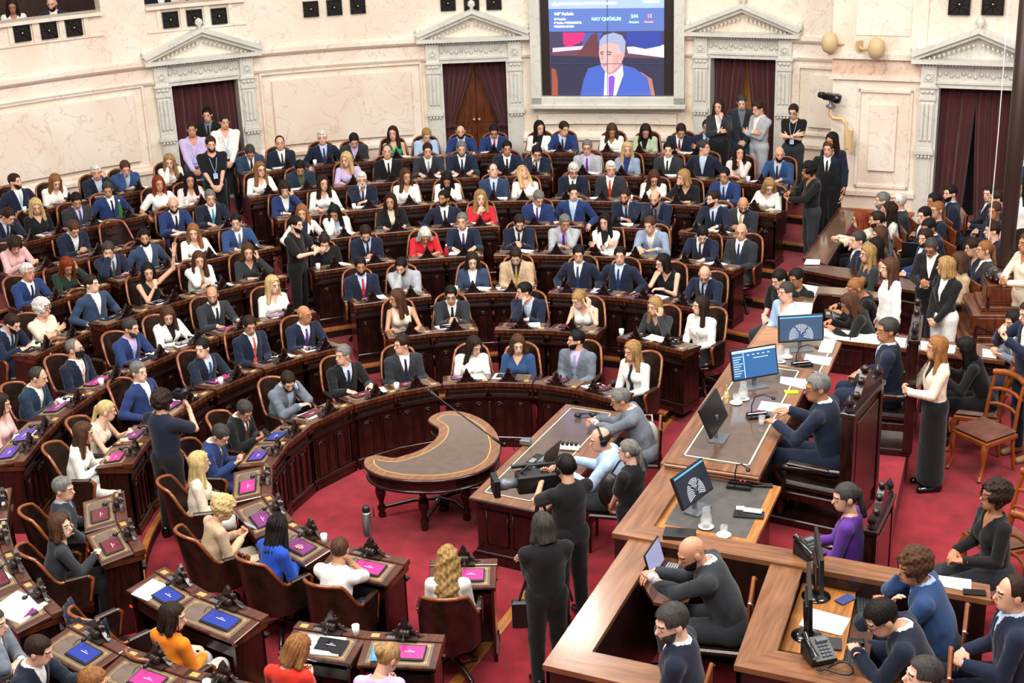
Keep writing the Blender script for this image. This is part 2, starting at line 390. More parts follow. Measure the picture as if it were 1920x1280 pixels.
def curtain(p,rz,w,h,side,mode):
    e=empty('curtain',p,rz); m=MB(); n=40; v=[];rows=14
    for j in range(rows+1):
        z=h*(1-j/rows); t=j/rows
        if mode=='tied': open_=.5*w*(.98-.72*min(1,t/.55)**1.2) if t<.55 else .5*w*(.26+.25*((t-.55)/.45))
        elif mode=='part': open_=.5*w*(1-.42*t)
        elif mode=='slit': open_=.5*w*(1-.22*t**1.3)
        else: open_=.5*w*(.98)
        for i in range(n+1):
            u=i/n; x=side*(w/2-open_*u); y=.16+.03*math.sin(u*34+(j*.05))*(1-.3*t)+.02*math.sin(u*13+1)
            v.append((x,y,z))
    f=[(j*(n+1)+i,j*(n+1)+i+1,(j+1)*(n+1)+i+1,(j+1)*(n+1)+i) for j in range(rows) for i in range(n)]
    m.add(v,f,True); me=m.mesh('cloth'); o=obj('cloth',me,[CUR],e); s=o.modifiers.new('s','SOLIDIFY'); s.thickness=.015
    if mode=='tied':
        m=MB(); m.tube([(side*(w/2+.0),.1,h*.42),(side*(w/2-.1),.06,h*.44),(side*(w/2-.19),.1,h*.43)],.025,6); m.obj('tieback',[CUR],e)
    return e
PORT=[]
def side_words(i): return ['left end of the back wall','middle of the back wall','right of the big screen'][i]
for i,((a,b),(x0,y0,x1,y1)) in enumerate(zip(dang,DOORS)):
    mid=(a+b)/2; w=2*RW*math.sin(abs(a-b)/2); zt=cyl((x0+x1)/2,(y0+y1)/2,RW)[1]; fl=.91; p=pol(RW-.02,mid,fl); rz=mid-PI/2
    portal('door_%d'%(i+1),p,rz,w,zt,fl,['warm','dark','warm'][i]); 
    for s,nm in ((-1,'left'),(1,'right')):
        c=curtain(pol(RW+.05,mid,fl),rz,w,zt-fl,s,['slit','tied','part'][i]); c['label']='%s red velvet curtain in the doorway at the %s'%(nm,side_words(i)); c['category']='curtain'; c['group']='red velvet doorway curtains'
# wooden double door behind the middle curtains
mid=sum(dang[1])/2; e=empty('door_leaf',pol(RW+.4,mid,.91),mid-PI/2,label='carved wooden double door behind the tied red curtains',cat='door')
for s in (-1,1):
    m=MB(); m.box(min(0,s*.58)+.005*(s>0),max(0,s*.58)-.005*(s<0),0,.05,0,2.15); 
    for z0,z1 in ((.15,.8),(.95,1.95)): m.box(min(s*.1,s*.48),max(s*.1,s*.48),-.02,.0,z0,z1,.02)
    m.obj('leaf',[WPED],e)
m=MB(); m.ball((.05,-.04,1.0),.03,8,6); m.ball((-.05,-.04,1.0),.03,8,6); m.obj('door_knob',[BRASS],e)
# ---------------------------------------------------------------- pier and right portal
PA=Vector((5.45,23.85)); PB=Vector((8.6,22.55)); PU=(PB-PA).normalized(); PN=Vector((-PU.y,PU.x)); 
if PN.y<0: PN=-PN
def plane_pt(x,y,off=0.):
    "point on the pier wall plane (off towards the room)"
    d=ray(x,y); o=PA-PN*off; t=(o.x*PN.x+o.y*PN.y)/(d[0]*PN.x+d[1]*PN.y); p=d*t; q=Vector((p[0],p[1])); return (q-PA).dot(PU),p[2]+CH
RZP=math.atan2(PU.y,PU.x)
def pw(u,off,z): q=PA+PU*u-PN*off; return Vector((q.x,q.y,z))
u_a=plane_pt(1728,240)[0]; u_d0=plane_pt(1762,163)[0]; u_d1=plane_pt(1900,165)[0]; z_d=plane_pt(1762,163)[1]
m=MB(); m.M=Matrix.Translation((PA.x,PA.y,0))@Matrix.Rotation(RZP,4,'Z')
zl=plane_pt(1560,352)[1]; zc=plane_pt(1575,142)[1]; zc2=plane_pt(1575,104)[1]
def prow(u0,u1,d0):
    for (off,z0,z1,mm) in ((.09,0,zl-.36,3),(.13,zl-.36,zl-.30,3),(.07,zl-.30,zl-.07,0),(.12,zl-.07,zl,1),(.03,zl,zc-.04,0),(.09,zc-.04,zc+.03,1),(.05,zc+.03,zc2-.03,2),(.12,zc2-.03,zc2+.06,1),(.06,zc2+.06,6.2,0)):
        m.m=mm; m.box(u0-(off if u0==0 else 0),u1,-off,d0,z0,z1)
prow(0,u_a,1.4); m.obj('wall_right',[MW,MP,MB2,MO],kind='structure')
m=MB(); m.M=Matrix.Translation((PA.x,PA.y,0))@Matrix.Rotation(RZP,4,'Z'); m.box(u_a,4.5,-.02,.3,z_d+.42,6.2); m.box(u_a,u_d0-.30,-.02,.3,0,z_d+.42); m.box(u_d1+.3,4.5,-.02,.3,0,z_d+.42); m.obj('wall_right',[MW],kind='structure')
m=MB(); m.M=Matrix.Translation((PA.x,PA.y,0))@Matrix.Rotation(RZP,4,'Z')
a=plane_pt(1611,165)[0]; b=plane_pt(1714,165)[0]; t=plane_pt(1611,166)[1]; bt=plane_pt(1611,348)[1]
for q in ((a,b,t-.04,t),(a,b,bt,bt+.04),(a,a+.04,bt,t),(b-.04,b,bt,t)): m.box(q[0],q[1],-.07,-.03,q[2],q[3])
a2=plane_pt(1634,193)[0]; b2=plane_pt(1684,193)[0]; t2=plane_pt(1634,193)[1]; bt2=plane_pt(1634,318)[1]; m.box(a2,b2,-.085,-.03,bt2,t2,.012)
m.obj('trim_3',[MP],kind='structure')
m=MB(); m.M=Matrix.Translation((PA.x,PA.y,0))@Matrix.Rotation(RZP,4,'Z')
a=plane_pt(1608,20)[0]; b=plane_pt(1712,20)[0]; m.box(a,b,-.075,-.03,plane_pt(1640,66)[1],6.0,.01); m.obj('trim_4',[MP],kind='structure')
FR=.55
um=(u_d0+u_d1)/2; portal('door_4',pw(um,.02,FR),RZP,u_d1-u_d0,z_d,FR,'dark')
for s,nm in ((-1,'left'),(1,'right')):
    c=curtain(pw(um,-.06,FR),RZP,u_d1-u_d0,z_d-FR,s,'slit'); props(c,'%s red velvet curtain in the doorway behind the dark column'%nm,'curtain','red velvet doorway curtains')
def ppl(px,py): 
    u,z=plane_pt(px,py,.07); return pw(u,.07,z),RZP
for x,y in ((1799,8),(1862,8)): grille_square(x,y,s=.33,plane=ppl)
# ---------------------------------------------------------------- video wall
sa,_=cyl(1139,100,RW-.2); SP=pol(RW-.22,sa,0); SRZ=sa-PI/2; SN=Vector((math.cos(sa),math.sin(sa))); SU=Vector((math.cos(SRZ),math.sin(SRZ)))
def spt(x,y):
    d=ray(x,y); t=(SP.x*SN.x+SP.y*SN.y)/(d[0]*SN.x+d[1]*SN.y); p=d*t; return (Vector((p[0],p[1]))-SP.xy).dot(SU),p[2]+CH
E_=empty('video_screen',(SP.x,SP.y,0),SRZ,label='large video wall in a veined white marble frame',cat='screen')
def srect(x0,y0,x1,y1):
    a,z1=spt(x0,y0); b,z0=spt(x1,y1); return min(a,b),max(a,b),min(z0,z1),max(z0,z1)
L_,_,B_,_=srect(1032.5,178,1033,178); R_=spt(1245,178)[0]; B_=spt(1139,179.5)[1]; T_=5.75
lo_,ro_=spt(1017,179)[0],spt(1264,179)[0]; lf,rf=spt(999,198)[0],spt(1283,198)[0]; bf=spt(1139,199)[1]
m=MB()
m.box(lf,lo_,-.10,.25,bf,6.2,.02); m.box(ro_,rf,-.10,.25,bf,6.2,.02)
m.box(lf,rf,-.10,.25,bf,B_-.005,.02); m.box(lf-.03,rf+.03,-.14,.25,bf-.03,bf+.05,.01); m.obj('marble_frame',[MG],E_)
m=MB(); m.box(lo_,ro_,.03,.06,B_-.005,6.2); m.obj('surround',[mat('screen_surround','#24130f',.5)],E_)
def emi(n,c,s=1.0): return mat('emit_'+n,c,.6,emit=s)
def flat(name,pts,y,c,parent=None,s=1.0):
    m=MB(); m.add([(a,y,b) for a,b in pts],[tuple(range(len(pts)))]); 
    return m.obj(name,[emi(name+c.strip('#'),c,s)],parent or E_)
zs=spt(1139,59)[1]; zh=spt(1139,16)[1]
sc_=flat('display',[(L_,B_),(R_,B_),(R_,T_),(L_,T_)],.02,'#5168a8',s=.85)
def pp(l,dx=0): return [spt(x,y) for x,y in l]
def pic(name,l,y,c,s=.85): return flat(name,pp(l),y,c,sc_,s)
flat('picture_background',[(L_,B_),(R_,B_),(R_,zs),(L_,zs)],.016,'#3a3550',sc_,.8)
flat('title_band',[(L_,zh),(R_,zh),(R_,T_),(L_,T_)],.016,'#8fa4e0',sc_,.9)
pic('picture_carpet',[(1055,61),(1096,61),(1100,74),(1062,92),(1056,82)],.012,'#b0286a')
pic('picture_desk',[(1033,98),(1100,85),(1245,92),(1245,110),(1033,104)],.010,'#5a3a4a')
pic('picture_papers',[(1036,90),(1095,86),(1100,92),(1036,98)],.008,'#b9b0c8')
pic('picture_papers',[(1175,88),(1245,84),(1245,108),(1178,100)],.008,'#c8c4d8')
pic('picture_desk_front',[(1033,104),(1245,110),(1245,179),(1033,179)],.009,'#2a2840')
pic('picture_back_jacket',[(1175,60),(1240,60),(1240,86),(1210,92),(1172,84)],.007,'#2b3a8a')
pic('picture_back_jacket',[(1098,61),(1130,61),(1120,84),(1090,86)],.007,'#3d4f96')
pic('picture_carving',[(1082,104),(1108,66),(1120,60),(1122,104)],.006,'#5b3038')
pic('picture_chair_rim',[(1034,128),(1042,130),(1046,150),(1046,179),(1035,179)],.006,'#8a4636')
pic('picture_chair_rim',[(1200,134),(1222,148),(1228,179),(1218,179),(1212,152)],.006,'#a06a5c')
pic('picture_jacket',[(1088,179),(1094,150),(1103,128),(1128,121),(1138,130),(1160,120),(1190,128),(1214,146),(1221,179)],.004,'#3d56a8')
pic('picture_shirt',[(1134,137),(1140,128),(1167,120),(1169,140),(1155,179),(1132,179)],.002,'#cfcfe6')
pic('picture_tie',[(1141,144),(1148,141),(1153,145),(1150,179),(1141,179)],0,'#7a45b8')
pic('picture_neck',[(1136,120),(1165,112),(1168,122),(1154,136),(1142,141),(1137,134)],.001,'#a87c84')
pic('picture_face',[(1124,88),(1132,76),(1158,74),(1170,88),(1171,104),(1164,118),(1146,136),(1134,134),(1127,122),(1124,108),(1123,98)],0,'#c79a98')
pic('picture_hair',[(1123,90),(1124,76),(1132,66),(1150,61),(1166,66),(1173,78),(1172,98),(1168,104),(1164,96),(1160,84),(1142,80),(1130,84)],-.002,'#8b93b0')
pic('picture_ear',[(1161,102),(1168,98),(1171,104),(1167,114),(1161,115)],-.003,'#bd8c88')
pic('picture_brow',[(1125,97),(1132,96),(1132,98),(1125,99)],-.003,'#54405a'); pic('picture_brow',[(1137,96),(1147,97),(1147,99),(1137,98)],-.003,'#54405a')
pic('picture_nose',[(1128,100),(1131,99),(1132,112),(1126,112)],-.003,'#b58482'); pic('picture_cheek',[(1150,104),(1162,100),(1160,118),(1148,130)],-.002,'#bd8a88'); pic('picture_neck',[(1126,100),(1131,100),(1131,102),(1126,102)],-.004,'#4a3a4a'); pic('picture_neck',[(1138,101),(1146,101),(1146,103),(1138,103)],-.004,'#4a3a4a')
pic('picture_mouth',[(1129,121),(1138,121),(1138,123),(1130,123)],-.003,'#96606c')
pic('panel_seam',[(1138.2,0),(1139.4,0),(1139.8,179),(1138.6,179)],-.005,'#31406e',.5); pic('panel_seam',[(1033,119),(1245,119),(1245,120),(1033,120)],-.005,'#31406e',.5)
pic('logo_mark',[(1034,10),(1036,6.5),(1040,5),(1044,6.5),(1046,10),(1044,11),(1036,11)],-.004,'#ffffff',1)
def text(s,px,py,hpx,col,parent,al='LEFT'):
    u,z=spt(px,py); z2=spt(px,py-hpx)[1]; c=bpy.data.curves.new('lettering','FONT'); c.body=s; c.size=(z2-z)*1.38; c.align_x=al; c.offset=.004
    o=bpy.data.objects.new('lettering',c); COL.objects.link(o); dg=bpy.context.evaluated_depsgraph_get(); dg.update(); me=bpy.data.meshes.new_from_object(o.evaluated_get(dg)); bpy.data.objects.remove(o)
    o=obj('lettering',me,[emi('txt'+col.strip('#'),col,1.1)],parent); o.location=(u,-.006,z); o.rotation_euler=(PI/2,0,0); return o
text('HONORABLE CÁMARA DE DIPUTADOS DE LA NACIÓN',1048,9,3.2,'#ffffff',sc_); text('03/12/2025 15:03',1207,5,3.2,'#ffffff',sc_)
text('143° Período',1039,28.5,5,'#ffffff',sc_); text('10ª Reunión',1039,37.5,3.3,'#ffffff',sc_); text('3ª Sesión - PREPARATORIA',1039,44.5,3.3,'#ffffff',sc_); text('03/12/2025 15:04:19',1039,51.5,3.3,'#ffffff',sc_)
text('HAY QUÓRUM',1109.5,38.5,6,'#9ff0c8',sc_); text('244',1183,33.5,6.6,'#9ff0c8',sc_); text('13',1213.5,33,6.6,'#ff8fa0',sc_); text('Presentes',1180,43,3.3,'#9ff0c8',sc_); text('Ausentes',1208,42.5,3.3,'#ff8fa0',sc_)
# wall speakers, camera on its bracket
def shell(px,py,off,lab,rz):
    u,z=plane_pt(px,py,off); e=empty('wall_speaker',pw(u,off,z),rz,label=lab,cat='speaker')
    m=MB(); m.M=Matrix.Rotation(PI/2,4,'X'); m.lathe([(.0,.17),(.07,.165),(.12,.13),(.15,.06),(.155,0),(.13,-.04),(0,-.05)],22); m.obj('shell',[mat('speaker_beige','#cdb284',.5)],e).scale=(.85,1,1.15)
    m=MB(); m.tube([(0,.04,-.02),(0,.25,-.05),(0,.35,.0)],.025,8); m.box(-.06,.06,.30,.34,-.08,.08); m.obj('bracket',[mat('speaker_beige','#cdb284',.5)],e)
shell(1560,80,.18,'beige oval loudspeaker facing left on the corner of the marble pier',RZP-.9); shell(1640,90,.30,'beige oval loudspeaker turned right in the middle of the marble pier',RZP+1.0)
u,z=plane_pt(1558,190,.25); e=empty('surveillance_camera',pw(u,.25,z),RZP-.5,label='black remote camera on a cream bracket at the pier corner',cat='camera')
m=MB(); m.box(-.13,.13,-.07,.07,.02,.13,.02); m.M=Matrix.Rotation(.25,4,'Y'); m.lathe([(0,-.02),(.07,-.02),(.075,.03),(.07,.1),(0,.1)],14,(.1,-.0,.05)); m.obj('body',[BLKG],e)
m=MB(); m.M=Matrix.Rotation(PI/2,4,'Y'); m.lathe([(0,0),(.05,0),(.055,.08),(.04,.1),(0,.09)],14,(-.08,0,-.24)); m.obj('lens',[BLK],e)
m=MB(); m.lathe([(.07,-.1),(.08,-.07),(.03,-.04),(.03,.02)],12); m.obj('head_mount',[GREY],e)
m=MB(); m.tube([(0,0,-.08),(0,.0,-.22),(.04,.02,-.27),(.2,.05,-.27),(.26,.08,-.34),(.28,.10,-.6),(.28,.10,-.75)],.03,8); m.box(.22,.36,.10,.16,-.8,-.45); m.obj('bracket',[mat('bracket_cream','#d9b987',.5)],e)
# a hanging cord in front of the right doorway
a=P(1893,0,7.2) if False else None
m=MB(); q=P(1850,490,1.4); m.tube([(q.x,q.y,1.4),(q.x+.02,q.y+.02,3.2),(q.x,q.y,6.5)],.006,5); m.obj('hanging_cord',[WHT],label='thin pale cord hanging in front of the right doorway',cat='cord')
# ------------------------------------------------------------------ people: signed distance bodies -> smooth continuous surfaces
def surfnet(F,o,h):
    S=F<0; nx,ny,nz=F.shape
    cs=[(i,j,k) for i in (0,1) for j in (0,1) for k in (0,1)]
    def sl(a,c): return a[c[0]:nx-1+c[0],c[1]:ny-1+c[1],c[2]:nz-1+c[2]]
    cnt=sum(sl(S,c).astype(np.int8) for c in cs); mask=(cnt>0)&(cnt<8)
    I=np.argwhere(mask)
    if len(I)==0: return np.zeros((0,3)),np.zeros((0,4),int)
    acc=np.zeros((len(I),3)); n=np.zeros(len(I))
    vals={c:F[I[:,0]+c[0],I[:,1]+c[1],I[:,2]+c[2]] for c in cs}
    for c in cs:
        for ax in range(3):
            if c[ax]: continue
            d=list(c); d[ax]=1; d=tuple(d); a=vals[c]; b=vals[d]; m=(a<0)!=(b<0)
            t=np.where(m,a/np.where(m,a-b,1),0); p=np.tile(np.array(c,float),(len(I),1)); p[:,ax]=t
            acc[m]+=p[m]; n[m]+=1
    V=(I+acc/n[:,None])*h+np.array(o)
    idx=-np.ones(mask.shape,np.int64); idx[mask]=np.arange(len(I))
    Q=[]
    for ax in range(3):
        u,v=(ax+1)%3,(ax+2)%3
        sh=[slice(0,None)]*3; A=np.take(S,range(0,S.shape[ax]-1),ax); B=np.take(S,range(1,S.shape[ax]),ax)
        E=np.argwhere(A!=B); E=E[(E[:,u]>0)&(E[:,v]>0)&(E[:,u]<S.shape[u]-1)&(E[:,v]<S.shape[v]-1)]
        if not len(E): continue
        fl=A[tuple(E.T)]
        def ci(du,dv):
            e=E.copy(); e[:,u]+=du; e[:,v]+=dv; return idx[tuple(e.T)]
        q=np.stack([ci(-1,-1),ci(0,-1),ci(0,0),ci(-1,0)],1); q[~fl]=q[~fl][:,::-1]; Q.append(q)
    return V,np.concatenate(Q)
def grid(lo,hi,h):
    ax=[np.arange(a,b+h,h) for a,b in zip(lo,hi)]
    G=np.meshgrid(*ax,indexing='ij'); return G[0],G[1],G[2]
def cap(X,Y,Z,a,b,ra,rb,sy=1.):
    a=np.array(a,float);b=np.array(b,float); d=b-a; px,py,pz=X-a[0],(Y-a[1])*sy,Z-a[2]; dd=(d[0],d[1]*sy,d[2]); L=dd[0]**2+dd[1]**2+dd[2]**2+1e-9
    t=np.clip((px*dd[0]+py*dd[1]+pz*dd[2])/L,0,1)
    return np.sqrt((px-t*dd[0])**2+(py-t*dd[1])**2+(pz-t*dd[2])**2)-(ra+(rb-ra)*t)
def ell(X,Y,Z,c,r):
    k=np.sqrt(((X-c[0])/r[0])**2+((Y-c[1])/r[1])**2+((Z-c[2])/r[2])**2); return (k-1)*np.minimum(np.minimum(r[0],r[1]),r[2])*1.15
def smin(a,b,k):
    h=np.clip(.5+.5*(b-a)/k,0,1); return b+(a-b)*h-k*h*(1-h)
def sdhead(X,Y,Z,f=0):
    d=ell(X,Y,Z,(0,.012,.032),(.074,.094,.088)); d=smin(d,ell(X,Y,Z,(0,-.028,-.03),(.059-.003*f,.064,.085)),.03)
    d=smin(d,ell(X,Y,Z,(0,-.045,-.078),(.042-.006*f,.044,.036)),.03)
    return d
_hd={}
def head_tpl(f):
    if f in _hd: return _hd[f]
    h=.0052; X,Y,Z=grid((-.1,-.135,-.21),(.1,.13,.14),h); d=sdhead(X,Y,Z,f); A=np.abs(X)
    d=smin(d,cap(X,Y,Z,(0,-.088,.012),(0,-.108,-.026),.007,.012),.012)
    d=smin(d,cap(A,Y,Z,(0,-.083,.026),(.036,-.078,.026),.011,.010),.014)
    d=-smin(-d,ell(A,Y,Z,(.031,-.106,.004),(.019,.019,.013)),.010)
    eye=np.sqrt((A-.031)**2+(Y+.078)**2+(Z-.004)**2)-.0135; d=np.minimum(d,eye)
    d=smin(d,ell(X,Y,Z,(0,-.091,-.055),(.023,.012,.006)),.006); d=smin(d,ell(X,Y,Z,(0,-.089,-.066),(.019,.012,.007)),.006)
    d=smin(d,ell(A,Y,Z,(.079,.012,-.004),(.010,.022,.032)),.008)
    nr=.047 if f else .056
    d=smin(d,cap(X,Y,Z,(0,.022,-.05),(0,.035,-.22),nr,nr+.008),.03)
    V,Q=surfnet(d,(-.1,-.135,-.21),h); c=V[Q].mean(1); a=np.abs(c[:,0]); mi=np.zeros(len(Q),int)
    ed=np.sqrt((a-.031)**2+(c[:,1]+.078)**2+(c[:,2]-.004)**2); em=(ed<.0150)&(c[:,1]<-.083)&(np.abs(c[:,2]-.003)<.0075)
    mi[em]=3; mi[em&((a-.031)**2+(c[:,2]-.004)**2<.0072**2)]=2
    mi[(a>.013)&(a<.05)&(c[:,2]>.0235)&(c[:,2]<.0315)&(c[:,1]<-.07)]=2
    mi[(a<.025)&(c[:,2]<-.049)&(c[:,2]>-.072)&(c[:,1]<-.093)]=1
    _hd[f]=(V,Q,mi); return _hd[f]
_hr={}
def hair_tpl(st):
    if st in _hr: return _hr[st]
    h=.0075; X,Y,Z=grid((-.17,-.17,-.34),(.17,.22,.19),h); d=sdhead(X,Y,Z); A=np.abs(X); ang=np.arctan2(X,Y-.0)
    wig=.0035*np.sin(ang*22+Z*25)+.002*np.sin(ang*47)
    ex=lambda a,b: np.maximum(Y-a,Z-b)
    if st=='s':
        d=d-.013-.006*np.clip(Z/.1,0,1)-wig*.6; d=np.maximum(d,-ex(-.06,.078)); d=np.maximum(d,-ex(-.012,.02)); d=np.maximum(d,-(.055+0+Z+.0*Y)); d=np.maximum(d,-np.maximum(np.abs(Y-.012)-.026,Z-.012))
        d=np.maximum(d,-(Z+.075))
    elif st=='q': # short receding
        d=d-.010-wig*.5; d=np.maximum(d,-ex(-.03+.0,.2)*1.0) ; d=np.maximum(d,-ex(-.012,.02)); d=np.maximum(d,-np.maximum(np.abs(Y-.012)-.026,Z-.012)); d=np.maximum(d,-(Z+.075))
    elif st=='p': # bald crown
        d=d-.009-wig*.5; d=np.maximum(d,Z-.052-.02*(Y<.0)); d=np.maximum(d,-(Y+.018)); d=np.maximum(d,-np.maximum(np.abs(Y-.012)-.026,Z-.012)); d=np.maximum(d,-(Z+.075)); d=np.maximum(d,-(cap(X,Y,Z,(0,-.02,.16),(0,.05,.16),.085,.085)))
    elif st in 'LWB':
        low={'L':-.26,'W':-.24,'B':-.12}[st]; amp={'L':1,'W':2.2,'B':1.2}[st]
        b=d-.017; m=cap(X,Y,Z,(0,.045,.0),(0,.075,low),.088,.085,1.5)
        s=cap(A,Y,Z,(.068,.0,.0),(.095,-.02 if st!='B' else .0,low+.01),.034,.036)
        d=smin(smin(b,m,.03),s,.03)-wig*amp
        face=np.maximum(np.maximum(Y+.04,Z-.082+.8*np.clip(A-.02,0,1)),A-.064); d=np.maximum(d,-face)
        d=np.maximum(d,-np.maximum(np.maximum(Y+.0,Z+.06),A-.055)); d=np.maximum(d,-(A*.08+Y*.0+Z+.0-low))
    elif st=='C':
        nz=.008*np.sin(X*130)*np.sin(Y*125+1)*np.sin(Z*120)+.006*np.sin(X*70+2)*np.sin(Z*75)
        d=d-.032-nz; d=np.maximum(d,-np.maximum(np.maximum(Y+.045,Z-.066),A-.07)); d=np.maximum(d,-(Z+.09)); d=np.maximum(d,-np.maximum(Y+.01,Z+.03))
    elif st=='Z': # curly long
        nz=.010*np.sin(X*95)*np.sin(Y*90+1)*np.sin(Z*85)+.006*np.sin(Z*60+X*40)
        b=d-.024; m=cap(X,Y,Z,(0,.05,.0),(0,.075,-.26),.1,.12,1.3); s=cap(A,Y,Z,(.075,.0,.0),(.1,-.01,-.2),.036,.038)
        d=smin(smin(b,m,.03),s,.03)-nz; d=np.maximum(d,-np.maximum(np.maximum(Y+.042,Z-.078+.6*np.clip(A-.02,0,1)),A-.062)); d=np.maximum(d,-np.maximum(np.maximum(Y+.0,Z+.06),A-.055))
    elif st in 'TU': # tied back: T ponytail, U bun
        d=d-.011-wig*.5; d=np.maximum(d,-ex(-.058,.07)); d=np.maximum(d,-ex(-.02,.02)); d=np.maximum(d,-np.maximum(np.abs(Y-.012)-.026,Z-.005)); d=np.maximum(d,-(Z+.06))
        if st=='T': d=smin(d,cap(X,Y,Z,(0,.11,.02),(0,.14,-.2),.03,.022)-wig,.02)
        else: d=smin(d,ell(X,Y,Z,(0,.115,.05),(.045,.04,.042))-wig,.015)
    V,Q=surfnet(d,(-.17,-.17,-.34),h); _hr[st]=mesh_np('hair',V,Q); return _hr[st]
_misc={}
def beard_tpl():
    if 'beard' in _misc: return _misc['beard']
    h=.006; X,Y,Z=grid((-.09,-.13,-.14),(.09,.05,.02),h); d=sdhead(X,Y,Z)-.0045; A=np.abs(X)
    d=np.maximum(d,Z+.046-.55*np.clip(A-.03,0,1)-.0); d=np.maximum(d,Y-.012); d=np.maximum(d,-ell(X,Y,Z,(0,-.1,-.06),(.026,.03,.012))); d=np.maximum(d,-(Z+.125))
    V,Q=surfnet(d,(-.09,-.13,-.14),h); _misc['beard']=mesh_np('beard',V,Q); return _misc['beard']
def glasses_tpl():
    if 'gl' in _misc: return _misc['gl']
    m=MB()
    for s in (-1,1):
        m.tube([(s*.032+.023*math.cos(a),-.103+.004*math.cos(a)*s,.004+.017*math.sin(a)) for a in [2*PI*i/12 for i in range(12)]],.0022,5,True)
        m.tube([(s*.055,-.1,.008),(s*.076,-.05,.008),(s*.08,.01,.006)],.0022,5)
    m.tube([(-.009,-.106,.006),(.009,-.106,.006)],.002,5); _misc['gl']=m.mesh('glasses'); return _misc['gl']
def headphones_tpl():
    if 'hp' in _misc: return _misc['hp']
    m=MB(); m.tube([(.095*math.sin(a),.005,.02+.11*math.cos(a)) for a in np.linspace(-PI/2,PI/2,13)],.011,6)
    for s in (-1,1): m.ball((s*.094,.01,-.005),(.018,.036,.042))
    _misc['hp']=m.mesh('headphones'); return _misc['hp']
# hand, wrist at origin, fingers +X, palm faces -Z, thumb +Y
_hn={}
def hand_tpl(kind):
    if kind in _hn: return _hn[kind]
    h=.0046; X,Y,Z=grid((-.05,-.07,-.10),(.21,.09,.05),h)
    d=smin(ell(X,Y,Z,(.048,.0,0),(.05,.040,.016)),cap(X,Y,Z,(-.05,0,0),(.02,0,0),.026,.024),.02)
    curl={'relax':(.35,.45,.35),'fist':(1.35,1.5,1.0),'flat':(.08,.1,.1),'hold':(.8,.9,.5)}[kind]
    for i,(y,L) in enumerate(((.029,.076),(.0105,.085),(-.009,.079),(-.027,.062))):
        p=np.array([.086-(.004 if i in(0,3) else 0),y,0.]); a=0; sp=.07*(1.5-i)
        for j,(fr,cu) in enumerate(zip((.42,.32,.26),curl)):
            a+=cu+(.05*i if kind!='flat' else 0); q=p+L*fr*np.array([math.cos(a)*math.cos(sp),math.cos(a)*math.sin(sp)*(.3 if kind=='fist' else 1),-math.sin(a)])
            d=smin(d,cap(X,Y,Z,p,q,.0092-j*.001,.0086-j*.0012),.004); p=q
    tb=np.array([.018,.030,-.004]); t1=tb+np.array([.032,.028,-.012]); t2=t1+(np.array([.03,.006,-.012]) if kind!='flat' else np.array([.028,.016,-.004]))
    d=smin(d,cap(X,Y,Z,tb,t1,.014,.011),.01); d=smin(d,cap(X,Y,Z,t1,t2,.0105,.0085),.004)
    _hn[kind]=surfnet(d,(-.05,-.07,-.10),h); return _hn[kind]
